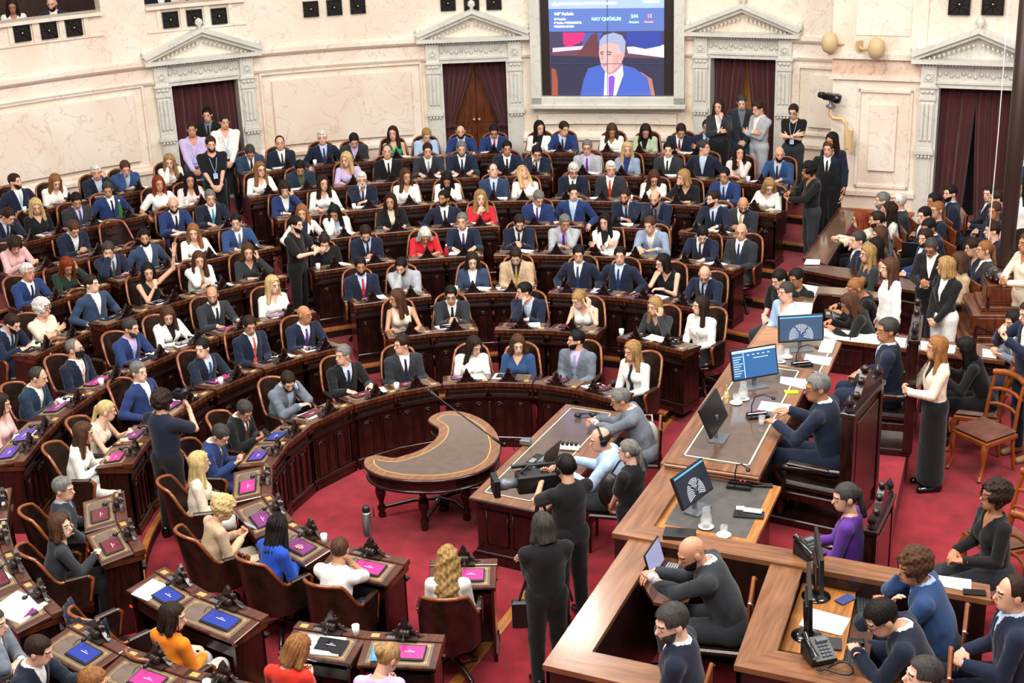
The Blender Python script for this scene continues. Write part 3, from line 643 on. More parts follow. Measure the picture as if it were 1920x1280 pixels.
# poses: right hand, left hand = (wrist target, kind, elbow pole, finger dir, palm normal)
D=Vector
def hp(t,k='relax',pole=(0,.3,-1),fd=None,pn=None): return (D(t),k,D(pole),D(fd) if fd else None,D(pn) if pn else None)
POSE={
'clasp':(hp((-.055,-.37,.86),'hold',(-.45,.3,-1),(.7,-.5,.05),(.35,.6,-.3)),hp((.055,-.37,.86),'hold',(.45,.3,-1),(-.7,-.5,.05),(-.35,.6,-.3)),9,'hands clasped on the desk'),
'chinR':(hp((-.06,-.20,1.045),'fist',(-.6,-.3,-1),(.25,.35,.85),(.3,.6,.1)),hp((.02,-.36,.84),'relax',(.5,.2,-1),(-.9,-.2,0),(0,0,-1)),12,'one hand at the chin'),
'chinL':(hp((-.02,-.36,.84),'relax',(-.5,.2,-1),(.9,-.2,0),(0,0,-1)),hp((.06,-.20,1.045),'fist',(.6,-.3,-1),(-.25,.35,.85),(-.3,.6,.1)),12,'one hand at the chin'),
'cheekR':(hp((-.10,-.19,1.06),'relax',(-.7,-.3,-1),(-.05,.25,.95),(.7,.6,0)),hp((.10,-.37,.84),'relax',(.5,.2,-1),(-.9,-.3,0),(0,0,-1)),8,'head resting on one hand'),
'cheekL':(hp((-.10,-.37,.84),'relax',(-.5,.2,-1),(.9,-.3,0),(0,0,-1)),hp((.10,-.19,1.06),'relax',(.7,-.3,-1),(.05,.25,.95),(-.7,.6,0)),8,'head resting on one hand'),
'lap':(hp((-.09,-.24,.70),'relax',(-.5,.5,-1),(.7,-.6,-.15),(0,0,-1)),hp((.09,-.26,.71),'relax',(.5,.5,-1),(-.7,-.6,-.15),(0,0,-1)),-1,'hands resting in the lap'),
'phone':(hp((-.06,-.27,.80),'hold',(-.5,.5,-1),(.35,-.8,.35),(.5,.2,.8)),hp((.06,-.27,.80),'hold',(.5,.5,-1),(-.35,-.8,.35),(-.5,.2,.8)),6,'looking down at both hands'),
'cross':(hp((.07,-.21,.90),'flat',(-.6,.1,-1),(.95,.15,.15),(0,.9,-.2)),hp((-.07,-.235,.87),'flat',(.6,.1,-1),(-.95,.2,.15),(0,.9,-.2)),0,'arms crossed'),
'desk':(hp((-.16,-.40,.845),'relax',(-.5,.3,-1),(.45,-.85,0),(0,0,-1)),hp((.16,-.40,.845),'relax',(.5,.3,-1),(-.45,-.85,0),(0,0,-1)),6,'both hands on the desk'),
'arm':(hp((-.27,-.14,.73),'relax',(-.6,.8,-.5),(.1,-1,-.1),(0,0,-1)),hp((.27,-.14,.73),'relax',(.6,.8,-.5),(-.1,-1,-.1),(0,0,-1)),-5,'arms on the armrests'),
'write':(hp((-.10,-.42,.85),'hold',(-.5,.3,-1),(.5,-.8,-.1),(.3,0,-.9)),hp((.16,-.38,.845),'flat',(.5,.3,-1),(-.8,-.5,0),(0,0,-1)),13,'writing on the desk'),
'mic':(hp((-.02,-.21,1.0),'fist',(-.8,-.1,-1),(.5,.1,.7),(.2,.9,0)),hp((.14,-.38,.845),'relax',(.5,.3,-1),(-.7,-.6,0),(0,0,-1)),6,'speaking into a microphone'),
'raise':(hp((-.02,-.2,1.02),'fist',(-.6,-.3,-1),(.25,.35,.85),(.3,.6,.1)),hp((.38,-.10,1.38),'flat',(.9,0,-.6),(.18,-.05,1),(0,-1,.1)),0,'one arm raised'),
'reach':(hp((-.12,-.50,.84),'relax',(-.5,.2,-1),(.7,-.7,0),(0,0,-1)),hp((-.02,-.52,.85),'hold',(.5,.2,-1),(-.8,-.6,0),(0,0,-1)),16,'both forearms stretched over the desk'),
'facehand':(hp((-.07,-.20,1.10),'relax',(-.6,-.3,-1),(.05,.3,.95),(.35,.9,0)),hp((.07,-.38,.84),'relax',(.5,.2,-1),(-.9,-.3,0),(0,0,-1)),15,'face resting in one hand'),
'Sdown':(hp((-.25,-.03,.86),'relax',(-.6,.8,0),(.02,-.15,-1),(1,0,0)),hp((.25,-.03,.86),'relax',(.6,.8,0),(-.02,-.15,-1),(-1,0,0)),0,'standing with arms down'),
'Scross':(hp((.07,-.20,1.22),'flat',(-.6,.1,-1),(.95,.15,.15),(0,.9,-.2)),hp((-.07,-.225,1.19),'flat',(.6,.1,-1),(-.95,.2,.15),(0,.9,-.2)),0,'standing with arms crossed'),
'Sfront':(hp((-.06,-.20,.93),'hold',(-.6,.6,-.6),(.6,-.3,-.7),(.3,.9,0)),hp((.06,-.21,.93),'hold',(.6,.6,-.6),(-.6,-.3,-.7),(-.3,.9,0)),0,'standing with hands joined in front'),
'Sphoto':(hp((-.09,-.33,1.40),'fist',(-.8,0,-1),(.5,-.3,.5),(.6,.5,0)),hp((.07,-.36,1.36),'hold',(.8,0,-1),(-.5,-.4,.5),(0,.2,.9)),2,'standing and holding a camera'),
'Slow':(hp((-.07,-.36,1.20),'fist',(-.8,0,-1),(.5,-.3,.4),(.6,.5,0)),hp((.07,-.40,1.16),'hold',(.8,0,-1),(-.5,-.4,.4),(0,.2,.9)),2,'standing and holding a camera low'),
'Schest':(hp((-.05,-.30,1.10),'fist',(-.9,.2,-.8),(.5,-.4,.4),(.3,.8,0)),hp((.05,-.30,1.13),'hold',(.9,.2,-.8),(-.5,-.4,.4),(-.3,.8,0)),1,'standing with hands held at the waist'),
'Schin':(hp((.02,-.21,1.20),'flat',(-.6,.1,-1),(.9,.15,.15),(0,.9,-.2)),hp((.06,-.19,1.44),'fist',(.6,-.2,-1),(-.25,.35,.85),(-.3,.6,.1)),0,'standing with one hand at the face'),
}
def ik(S,T,l1,l2,pole):
    v=T-S; d=min(v.length,(l1+l2)*.995); v.normalize(); T=S+v*d
    a=(l1*l1-l2*l2+d*d)/(2*d); h=math.sqrt(max(l1*l1-a*a,1e-6)); p=pole-v*pole.dot(v); p.normalize()
    return S+v*a+p*h,T
class Body:
    def __init__(s,pose,f):
        s.pose=pose; s.f=f; s.st=pose[0]=='S'; R,L,lean,_=POSE[pose]; s.lean=math.radians(lean)
        sh=.155 if f else .185; s.sh=sh; k=.97 if f else 1.
        if s.st: s.pz=.95; s.py=.0; s.shz=1.405; s.hz=1.59
        else: s.pz=.55; s.py=.06; s.shz=1.01; s.hz=1.195
        s.dz=s.shz-s.pz
        s.rot=Matrix.Rotation(s.lean,3,'X'); s.rot=Matrix.Rotation(s.lean,3,'X')
        s.J={}
        for nm,sg,H in (('R',-1,R),('L',1,L)):
            S=s.tl((sg*sh,.02,s.shz-.028)); T=H[0].copy()
            E,T=ik(S,T,.275,.245,H[2]); fd=(H[3] or (T-E)).normalized(); s.J[nm]=(S,E,T,H[1],fd,H[4] or D((0,0,-1)),sg)
        s.head=s.tl((0,-.015,s.hz)); s.neck=s.tl((0,.0,s.shz+.03))
    def tl(s,p): # torso local -> person (lean about the pelvis)
        p=D(p); o=D((0,s.py,s.pz)); q=p-o; a=-s.lean; return o+Matrix.Rotation(-a,3,'X')@q if False else o+Matrix.Rotation(s.lean,3,'X')@q
    def inv(s,X,Y,Z):
        c,n=math.cos(-s.lean),math.sin(-s.lean); y=Y-s.py; z=Z-s.pz; return X,s.py+c*y-n*z,s.pz+n*y+c*z
    def torso(s,X,Y,Z,e):
        X,Y,Z=s.inv(X,Y,Z); f=s.f; A=np.abs(X); pz,py,dz=s.pz,s.py,s.dz
        w=(.135,.118,.135) if f else (.145,.145,.165)
        d=cap(X,Y,Z,(0,py,pz+.03),(0,py-.01,pz+dz*.42),w[0]+e,w[1]+e,1.35)
        d=smin(d,cap(X,Y,Z,(0,py-.01,pz+dz*.45),(0,.02,pz+dz*.80),w[1]+e,w[2]+e-.01,1.4),.05)
        d=smin(d,cap(A,Y,Z,(0,.02,s.shz-.035),(s.sh-.015,.02,s.shz-.035),.074+e,.046+e,1.15),.04)
        d=smin(d,cap(X,Y,Z,(0,.02,s.shz),(0,.012,s.shz+.045),.066+e,.046+e),.05)
        if f: d=smin(d,ell(A,Y,Z,(.055,-.055,pz+dz*.68),(.058+e,.045+e,.055+e)),.06)
        return d
    def arms(s,X,Y,Z,e,upto=1.):
        d=None
        for nm in 'RL':
            S,E,T,_,_,_,sg=s.J[nm]; g=.9 if s.f else 1.
            a=cap(X,Y,Z,S,E,.047*g+e,.039*g+e)
            if upto>.5: a=smin(a,cap(X,Y,Z,E,E.lerp(T,(upto-.5)*2),.041*g+e,(.041-.014*(upto-.5)*2)*g+e),.015)
            else: a=cap(X,Y,Z,S,S.lerp(E,upto*2),.050*g+e,(.05-.009*upto*2)*g+e+.004)
            d=a if d is None else np.minimum(d,a)
        return d
    def legs(s,X,Y,Z,e,skirt=False):
        A=np.abs(X)
        if s.st:
            d=cap(A,Y,Z,(.085,s.py,s.pz-.03),(.10,s.py-.01,.50),.088+e,.058+e); d=smin(d,cap(A,Y,Z,(.10,s.py-.01,.50),(.105,.02,.10),.058+e,.044+e),.03)
            if skirt: d=cap(X,Y,Z,(0,s.py,s.pz),(0,s.py,.14),.15+e,.17+e,1.3)
            d=smin(d,cap(X,Y,Z,(-.05,s.py,s.pz),(.05,s.py,s.pz),.115+e,.115+e,1.1),.05)
        else:
            k=(.10,-.40,.50)
            d=cap(A,Y,Z,(.085,.05,.53),k,.088+e,.064+e); d=smin(d,cap(A,Y,Z,k,(.11,-.36,.10),.060+e,.045+e),.03)
            if skirt: d=smin(d,cap(X,Y,Z,(0,.05,.53),(0,-.34,.52),.13+e,.10+e),.03)
            d=smin(d,cap(X,Y,Z,(-.05,.08,.53),(.05,.08,.53),.11+e,.11+e),.05)
        return d
_tp={}
def vn(s,T): # half width of the front opening in torso coordinates
    X,Y,Z=T; top=s.shz+.02; bot=s.pz+s.dz*.44; t=np.clip((Z-bot)/(top-bot),0,1); return np.where(Z<bot,-.05,.004+.060*t),Y,X,bot
def tpl(pose,f,kind):
    key=(pose,f,kind)
    if key in _tp: return _tp[key]
    if ('b',pose,f) not in _tp: _tp[('b',pose,f)]=Body(pose,f)
    s=_tp[('b',pose,f)]
    pts=[j for nm in 'RL' for j in s.J[nm][:3]]; 
    lo=[min(p[i] for p in pts)-.1 for i in range(3)]; hi=[max(p[i] for p in pts)+.1 for i in range(3)]
    lo=[min(lo[0],-.28),min(lo[1],-.2),min(lo[2],s.pz-.16)]; hi=[max(hi[0],.28),max(hi[1],.26),max(hi[2],s.shz+.12)]
    if kind in('trousers','skirt','shoes'): lo=[-.24,-.55,-.02]; hi=[.24,.26,s.pz+.16]
    if kind=='body': lo=[lo[0],min(lo[1],-.52),0]
    h={'body':.017,'trousers':.0155,'skirt':.0155,'shoes':.012}.get(kind,.0115)
    X,Y,Z=grid(lo,hi,h); T=s.inv(X,Y,Z)
    neck=lambda r: cap(X,Y,Z,s.tl((0,.01,s.shz-.01)),s.tl((0,.0,s.shz+.16)),r,r+.02)
    if kind=='body':
        d=smin(s.torso(X,Y,Z,-.006),s.arms(X,Y,Z,-.004),.03); d=smin(d,s.legs(X,Y,Z,-.008),.04)
    elif kind in('jacket','blazer'):
        e=.020; d=smin(s.torso(X,Y,Z,e),s.arms(X,Y,Z,e-.004,.96),.025)
        w,ty,tx,bot=vn(s,T); A=np.abs(T[0])
        lap=(A<w+.045)&(T[1]<.0)&(T[2]>bot); d=d-np.where(lap,.009,0)
        V=np.maximum(A-w,T[1]+.0); d=np.maximum(d,-V); d=np.maximum(d,-neck(.076))
        hem=s.pz-(.10 if s.st else .02); d=np.maximum(d,hem-T[2]); 
        d=d+.003*np.sin(T[2]*52+X*37+Y*45)*np.sin(X*23+Y*60)*(np.abs(X)>.1)
    elif kind=='shirt':
        d=s.torso(X,Y,Z,.010); col=np.maximum(np.maximum(cap(X,Y,Z,s.tl((0,.012,s.shz-.02)),s.tl((0,.012,s.shz+.085)),.070,.061),T[2]-(s.shz+.062-.3*np.clip(-T[1],0,.1))),s.shz-.03-T[2]); d=np.minimum(d,col); d=np.maximum(d,-neck(.046)); d=np.maximum(d,s.pz-.02-T[2])
        cuff=s.arms(X,Y,Z,.006,1.0); near=None
        for nm in 'RL':
            q=np.sqrt((X-s.J[nm][2].x)**2+(Y-s.J[nm][2].y)**2+(Z-s.J[nm][2].z)**2)-.062; near=q if near is None else np.minimum(near,q)
        d=np.minimum(d,np.maximum(cuff,near))
    elif kind=='tie':
        d=s.torso(X,Y,Z,.024); A=np.abs(T[0]); wd=np.clip(.016+(s.shz-.02-T[2])*.06,.015,.036); d=np.maximum(d,A-wd); d=np.maximum(d,T[1]+.02); d=np.maximum(d,T[2]-s.shz-.012); d=np.maximum(d,s.pz+.10-T[2]); d=np.maximum(d,-s.torso(X,Y,Z,.002))
    elif kind in('top','tee','vest'):
        e=.014; d=s.torso(X,Y,Z,e+.002*np.sin(Z*45+X*20)); up={'top':.95,'tee':.36,'vest':0}[kind]
        if up: d=smin(d,s.arms(X,Y,Z,e-.002+(.003 if kind=='top' else .006),up),.025)
        if kind=='vest': d=np.maximum(d,np.abs(T[0])-(s.sh-.025))
        A=np.abs(T[0]); top=s.shz+.02; dep=.12 if kind!='tee' else .05; b=top-dep; V=np.maximum(A-np.clip(.07*(T[2]-b)/dep,-.02,.07),T[1]); d=np.maximum(d,-V); d=np.maximum(d,-neck(.062 if kind=='tee' else .07))
        d=np.maximum(d,(s.pz-(.10 if s.st else .02))-T[2])
    elif kind in('trousers','skirt'):
        d=s.legs(X,Y,Z,.016,kind=='skirt'); d=np.maximum(d,Z-(s.pz+.09))
        if kind=='skirt' and not s.st: d=np.maximum(d,-(Z-.36))
        d=np.maximum(d,.075-Z); d=d+.002*np.sin(Z*38+Y*70+X*25)*np.sin(Y*31+Z*17)
    elif kind=='shoes':
        A=np.abs(X); x0,y0=(.105,.03) if s.st else (.11,-.35)
        d=cap(A,Y,Z,(x0,y0+.03,.045),(x0+.01,y0-.17,.03),.042,.036); d=smin(d,cap(A,Y,Z,(x0,y0+.02,.09),(x0,y0+.02,.05),.05,.045),.02); d=np.maximum(d,.002-Z)
    V,Q=surfnet(d,lo,h)
    if kind!='body': _tp[key]=mesh_np(kind,V,Q)
    else: _tp[key]=(V,Q)
    return _tp[key]
def bodymesh(pose,f,hm,sc):
    "one skin mesh: trunk and limbs, head with face turned by hm, five-fingered hands"
    V,Q=tpl(pose,f,'body'); s=_tp[('b',pose,f)]; Vs=[V];Qs=[Q];M_=[np.zeros(len(Q),int)]; n=len(V)
    hv,hq,hmi=head_tpl(f); R=np.array(hm.to_3x3()); t=np.array(hm.translation); Vs.append(hv@R.T+t); Qs.append(hq+n); M_.append(hmi); n+=len(hv)
    for nm in 'RL':
        S,E,T,k,fd,pn,sg=s.J[nm]; v,q=hand_tpl(k); x=fd; z=(-pn-x*(-pn).dot(x)).normalized(); y=z.cross(x)
        v=v*(.93 if f else 1.0)*1.02; v=v.copy()
        # thumb side: towards the body midline / up
        want=D((-sg,0,.6)); 
        if y.dot(want)<0: v[:,1]*=-1; q=q[:,::-1]
        B=np.array([[x[i],y[i],z[i]] for i in range(3)]); Vs.append(v@B.T+np.array(T)); Qs.append(q+n); M_.append(np.zeros(len(q),int)); n+=len(v)
    return mesh_np('body',np.concatenate(Vs),np.concatenate(Qs),np.concatenate(M_))
def clothes_text(top,low):
    k,_,c=top.partition(':'); c=c.split('/')
    if k=='s': return c[0]+' suit'+(' and '+c[2]+' tie' if len(c)>2 and c[2]!='-' else ' without tie')
    if k=='j': return c[0]+' blazer over '+c[1]+' top'
    if k=='b': return c[0]+' long sleeved '+('shirt' if len(c)<3 else 'blouse')+((' and '+c[1]+' tie') if len(c)>1 and c[1] not in('-','') else '')
    if k=='t': return c[0]+' short sleeved top'
    if k=='v': return c[0]+' sleeveless top'
PEOPLE=[]
def person(loc_head,rz,sex,hair,top,pose,yaw=None,pitch=0,low='black',skin=None,extra='',floor=0,label=None,group=None,fixed=None):
    """loc_head: world point of the head centre; yaw: absolute facing (0 = towards -Y, + = towards +X)"""
    f=1 if sex=='f' else 0; tpl(pose,f,'body'); s=_tp[('b',pose,f)]
    st,hc=(hair+'k').split('.')[0],(hair.split('.')+['k'])[1]
    # scale so that the head centre meets the given height
    hz=loc_head.z-floor; sc=max(.9,min(1.12,hz/s.head.z)) if fixed is None else fixed
    M3=Matrix.Rotation(rz,3,'Z'); off=M3@D((s.head.x,s.head.y,0))*sc
    root=empty('person',(loc_head.x-off.x,loc_head.y-off.y,floor),rz); root.scale=(sc,)*3
    rel=0 if yaw is None else ((math.degrees(yaw)-math.degrees(rz)+180)%360)-180
    rel=max(-72,min(72,rel))
    hm=Matrix.Translation(s.neck)@Euler((math.radians(pitch)+s.lean*.3,0,math.radians(rel)),'XYZ').to_matrix().to_4x4()@Matrix.Translation(s.head-s.neck)
    if pitch or rel or s.lean: pass
    skin=skin or random.choice('aaabdde')
    obj('body',bodymesh(pose,f,hm,1),[skinm(skin),lipm(skin),hairm('d' if hc in 'lyakdbr' else 'h'),EYEW],root)
    he,hr=hm.translation,hm.to_euler()
    def hpart(name,me,m):
        o=obj(name,me,m,root); o.location=he; o.rotation_euler=hr; return o
    if st!='N': hpart('hair',hair_tpl(st),hairm(hc))
    if 'b' in extra: hpart('beard',beard_tpl(),hairm(hc if hc!='w' else 'w'))
    if 'g' in extra: hpart('glasses',glasses_tpl(),BLK)
    if 'H' in extra: hpart('headphones',headphones_tpl(),BLK)
    if 'm' in extra: hpart('face_mask',_mask(),BLK)
    k,_,c=top.partition(':'); c=c.split('/')
    if k in 'sj':
        obj('jacket',tpl(pose,f,'jacket'),cloth(c[0]),root); obj('shirt',tpl(pose,f,'shirt'),cloth(c[1] if len(c)>1 else 'white'),root)
        if len(c)>2 and c[2]!='-': obj('tie',tpl(pose,f,'tie'),cloth(c[2]),root)
        if low=='=' : low=c[0]
    else:
        obj('top',tpl(pose,f,{'b':'top','t':'tee','v':'vest'}[k]),cloth(c[0]),root)
        if len(c)>1 and c[1] not in('-',''): obj('tie',tpl(pose,f,'tie'),cloth(c[1]),root)
        if low=='=': low='black'
    if 'k' in extra: obj('skirt',tpl(pose,f,'skirt'),cloth(low),root)
    else: obj('trousers',tpl(pose,f,'trousers'),cloth(low),root)
    obj('shoes',tpl(pose,f,'shoes'),BLKG if 'w' not in extra else mat('tan_shoe','#8d6a42',.5),root)
    if 'n' in extra: # lanyard and badge
        m=MB(); ch=s.tl((0,-.16,s.pz+s.dz*.42)); 
        for sg in (-1,1): m.tube([s.tl((sg*.06,.02,s.shz+.05)),s.tl((sg*.055,-.10,s.shz-.04)),s.tl((sg*.03,-.155,s.pz+s.dz*.65)),ch],.004,5)
        m.M=Matrix.Translation(ch); m.box(-.035,.035,-.012,-.004,-.09,0); m.obj('lanyard',[cloth('light blue')],root)
    props(root,label=label,cat='person',group=group)
    PEOPLE.append(root); return root,s,sc
def _mask():
    if 'mk' in _misc: return _misc['mk']
    h=.006; X,Y,Z=grid((-.09,-.14,-.12),(.09,.03,.0),h); d=sdhead(X,Y,Z)-.010; d=smin(d,ell(X,Y,Z,(0,-.1,-.04),(.03,.02,.035)),.02); d=np.maximum(d,Y+.02); d=np.maximum(d,Z+.012); V,Q=surfnet(d,(-.09,-.14,-.12),h); _misc['mk']=mesh_np('face_mask',V,Q); return _misc['mk']
# ------------------------------------------------------------------ desk and armchair prototypes (local -Y faces the dais)
def desk_proto():
    e=empty('legislator_desk')
    m=MB(); w=.345
    m.box(-w,w,-.235,-.20,.0,.80); 
    for s in (-1,1): m.box(s*w-(.03 if s>0 else 0),s*w+(.03 if s<0 else 0),-.235,.17,0,.78)
    m.box(-w-.02,w+.02,-.265,-.235,0,.07); m.box(-w-.012,w+.012,-.255,-.235,.07,.13,.008)
    for s in (-1,1): m.box(s*w-.012,s*w+.012,-.265,.18,0,.09)
    m.box(-w+.02,w-.02,-.05,.14,.60,.70) # drawer box under the top
    m.obj('body',[WD],e)
    m=MB()
    for cx in (-.165,.165):
        r=.075
        pts=[(cx-r,-.243,.16),(cx-r,-.243,.50)]+[(cx-r*math.cos(t),-.243,.50+r*1.05*math.sin(t)) for t in np.linspace(0,PI,9)[1:-1]]+[(cx+r,-.243,.50),(cx+r,-.243,.16)]
        m.tube(pts,.010,6); m.box(cx-r-.015,cx+r+.015,-.255,-.235,.145,.165); 
        m.ball((cx,-.24,.545),(.035,.012,.014),8,5)
        m.tube([(cx-.115,-.24,.17),(cx-.115,-.24,.60)],.007,5); m.tube([(cx+.115,-.24,.17),(cx+.115,-.24,.60)],.007,5)
    m.box(-w-.012,w+.012,-.262,-.23,.63,.655,.006); m.box(-w-.025,w+.025,-.28,-.23,.655,.67); m.box(-w+.03,w-.03,-.245,-.235,.70,.715); 
    m.tube([(-.29,-.237,.745),(.29,-.237,.745)],.006,5); m.tube([(-.29,-.237,.69),(.29,-.237,.69)],.006,5)
    for k in range(9): m.box(-.24+k*.06-.018,-.24+k*.06+.018,-.248,-.235,.705,.735)
    m.obj('front_moulding',[WDB],e)
    # sloping top
    sl=math.atan2(.06,.50); Mt=Matrix.Translation((0,-.27,.855))@Matrix.Rotation(-sl,4,'X')
    m=MB(); m.box(-w-.03,w+.03,-.29,-.16,.795,.857,.006); m.M=Mt; m.box(-w-.025,w+.025,.11,.475,-.032,0,.006); m.M=Matrix.Identity(4)
    for s in (-1,1): m.prism([(s*w-.02,-.27),(s*w+.02,-.27),(s*w+.02,.17),(s*w-.02,.17)],.74,.79)
    m.box(-w,w,-.25,-.18,.76,.80); m.obj('top',[WDT],e)
    m=MB(); m.M=Mt; m.box(-.30,.30,.125,.45,.0,.003); m.obj('leather_inlay',[LI],e)
    m=MB(); m.M=Mt
    for x0,x1,y0,y1 in ((-.27,.27,.148,.154),(-.27,.27,.421,.427),(-.27,-.264,.148,.427),(.264,.27,.148,.427)): m.box(x0,x1,y0,y1,.003,.0045)
    for x in (-.25,.25):
        for y in (.17,.405): m.box(x-.03,x+.03,y-.004,y+.004,.003,.0046); m.box(x-.004,x+.004,y-.022,y+.022,.003,.0046)
    m.obj('gilt_border',[GOLD],e)
    # carved crest on the ledge
    prof=[(-.20,0),(-.15,.012),(-.11,.03),(-.085,.055),(-.07,.06),(-.055,.10),(-.035,.115),(-.022,.15),(-.01,.165),(0,.178)]
    pts=prof+[(-x,z) for x,z in prof[::-1][1:]]
    m=MB(); v=[(x,-.255,.855+z) for x,z in pts]+[(x,-.215,.855+z) for x,z in pts]; n=len(pts)
    m.add(v,[tuple(range(n))]+[tuple(range(2*n-1,n-1,-1))]+[(i,n+i,n+(i+1)%n,(i+1)%n) for i in range(n)])
    for k in range(7):
        t=PI*(k+1)/8; m.tube([(0,-.258,.875),(.075*math.cos(t),-.260,.875+.11*math.sin(t))],[.006,.012],5)
    for s in (-1,1): m.ball((s*.11,-.255,.878),(.022,.014,.018),8,6)
    m.obj('carved_crest',[WDB],e)
    # ribbed lamp/microphone block with the microphone leaning to the sitter
    m=MB(); m.box(-.13,.06,-.215,-.135,.857,.868); m.M=Matrix.Translation((-.01,-.19,.90))@Matrix.Rotation(PI/2,4,'Y')@Matrix.Rotation(.15,4,'X')
    m.lathe([(0,-.05),(.030,-.05),(.036,-.04),(.036,-.02),(.031,-.015),(.036,-.01),(.036,.01),(.031,.015),(.036,.02),(.036,.04),(.03,.05),(0,.05)],14); m.obj('microphone_base',[BRN],e)
    mc=MB(); mc.tube([(-.01,-.17,.915),(-.015,-.12,.925),(-.02,-.08,.915)],.008,6); mc.ball((-.022,-.055,.908),(.02,.032,.02),10,8); mo=mc.obj('microphone',[BLK],e)
    m=MB(); m.box(.08,.16,-.225,-.165,.857,.863); 
    for k in range(3): m.box(.088+k*.024,.105+k*.024,-.20,-.18,.863,.869)
    m.obj('button_plate',[STEEL],e)
    m=MB(); m.box(.235,.315,-.245,-.18,.857,.861); m.ball((.275,-.212,.862),(.012,.016,.004),8,4); m.obj('brass_plate',[BRASS],e)
    # tablet lying on the inlay
    m=MB(); m.M=Mt@Matrix.Translation((-.09,.285,.012)); m.box(-.150,.150,-.108,.108,-.006,.006,.003); t=m.obj('tablet',[BLK],e)
    m=MB(); m.M=Mt@Matrix.Translation((-.09,.285,.0192)); m.box(-.138,.138,-.094,.085,-.0005,.0005); m.obj('tablet_screen',[SCR['purple']],t)
    m=MB(); m.M=Mt@Matrix.Translation((-.09,.285,.0202)); m.box(-.05,.045,-.010,-.004,-.0003,.0003); m.box(-.02,.015,-.028,-.024,-.0003,.0003); m.obj('screen_text',[emi('scrtext','#e9c9ea',.8)],t)
    m=MB(); m.tube([Mt@Vector(p) for p in ((.05,.2,.012),(.09,.17,.02),(.12,.2,.01),(.10,.26,.008))],.003,5); m.obj('cable',[BLK],e)
    m=MB(); m.box(.30,.335,.196,.204,.64,.66); m.obj('switch_light',[emi('red_led','#ff3020',1.2)],e)
    return e
WDT=mat('desk_top_wood','#3c1b11',.27,noise=.45,scale=4,stretch=(6,1,1),coat=.5,col2='#5c301d')
BRN=mat('mic_block_brown','#2a1c18',.35,noise=.2,scale=10)
SCR={'purple':mat('tablet_purple','#6b2a62',.3,emit=.55),'magenta':mat('tablet_magenta','#a02a72',.3,emit=.6),'violet':mat('tablet_violet','#4a3590',.3,emit=.6),'blue':mat('tablet_blue','#203080',.3,emit=.6),'wine':mat('tablet_wine','#5e1c2a',.3,emit=.45),'off':mat('tablet_off','#18181d',.12,coat=.5)}
def chair_proto():
    e=empty('leather_armchair')
    # back shell: wraps from armrest to armrest
    n=28; R1,R2=.285,.262; v=[];rimp=[]
    def topz(p):
        a=abs(p); 
        if a<.75: return 1.03-.035*(a/.75)**2
        if a<1.35: t=(a-.75)/.6; return .995-.285*(t*t*(3-2*t))
        return .71
    amax=1.9; cols=[]
    for i in range(n+1):
        p=-amax+2*amax*i/n; zt=topz(p); lean=.10*max(0,math.cos(p))
        cols.append((p,zt,lean))
    def pt(p,r,z,lean): 
        k=(z-.42)/.6*lean; ex=1.0+.0
        y=.02+(r)*math.cos(p)*1.0+k; x=r*math.sin(p)*ex
        if abs(p)>PI/2: y=.02-(abs(p)-PI/2)*.62; x=math.copysign(r,p)
        return (x,y,z)
    m=MB(); nz=7
    for side,rr in ((0,R1),(1,R2)):
        v=[]
        for p,zt,l in cols:
            for j in range(nz+1):
                z=.40+(zt-.40)*j/nz; v.append(pt(p,rr,z,l))
        f=[(i*(nz+1)+j,(i+1)*(nz+1)+j,(i+1)*(nz+1)+j+1,i*(nz+1)+j+1) for i in range(n) for j in range(nz)]
        if side: f=[q[::-1] for q in f]
        m.add(v,f,True)
    m.obj('backrest',[LE],e)
    rim=[pt(p,(R1+R2)/2,zt+.004,l) for p,zt,l in cols]; m=MB(); m.tube(rim,.019,8); 
    for s in (0,-1):
        q=Vector(rim[s]); m.tube([q,q+Vector((0,-.03,-.03)),q+Vector((0,-.01,-.12)),q+Vector((0,.02,-.25))],[.02,.022,.018,.016],8)
    m.obj('wood_rim',[WR],e)
    for s in (-1,1):
        m=MB(); x=s*(R1+R2)/2; m.box(x-.03,x+.03,-.17,.05,.71,.745,.012); m.obj('armrest',[LE],e)
    m=MB(); m.lathe([(0,.41),(.24,.41),(.262,.43),(.262,.455),(.23,.485),(.1,.5),(0,.5)],22,(0,-.02,0)); m.obj('seat',[LE],e)
    m=MB(); m.lathe([(.24,.36),(.255,.38),(.25,.41),(0,.41)],22,(0,-.02,0)); m.lathe([(.0,.12),(.045,.12),(.05,.2),(.03,.26),(.045,.34),(.1,.36),(.24,.36)],14,(0,-.02,0))
    for k in range(4):
        a=PI/4+k*PI/2; c,s_=math.cos(a),math.sin(a); m.tube([(0,-.02,.17),(.13*c,.13*s_-.02,.14),(.26*c,.26*s_-.02,.045)],[.035,.028,.022],8); m.ball((.27*c,.27*s_-.02,.028),.028,8,6)
    m.obj('swivel_base',[WD],e)
    return e
DY,DZ=.88,1.03
DESK0=desk_proto(); CHAIR0=chair_proto(); _used={'d':False,'c':False}
def put_desk(p,rz,w,label,group,floor,tab='purple'):
    if _used['d']: e=copy_tree(DESK0)
    else: e=DESK0; _used['d']=True
    e.location=(p.x,p.y,floor); e.rotation_euler=(0,0,rz); e.scale=(w/.70,DY,DZ); props(e,label,'desk',group)
    for c in list(e.children):
        if c.name.startswith('tablet'):
            if tab is None:
                for g in list(c.children): bpy.data.objects.remove(g)
                bpy.data.objects.remove(c)
            else:
                for g in c.children:
                    if g.name.startswith('tablet_screen'): g.material_slots[0].link='OBJECT'; g.material_slots[0].material=SCR[tab]
    return e
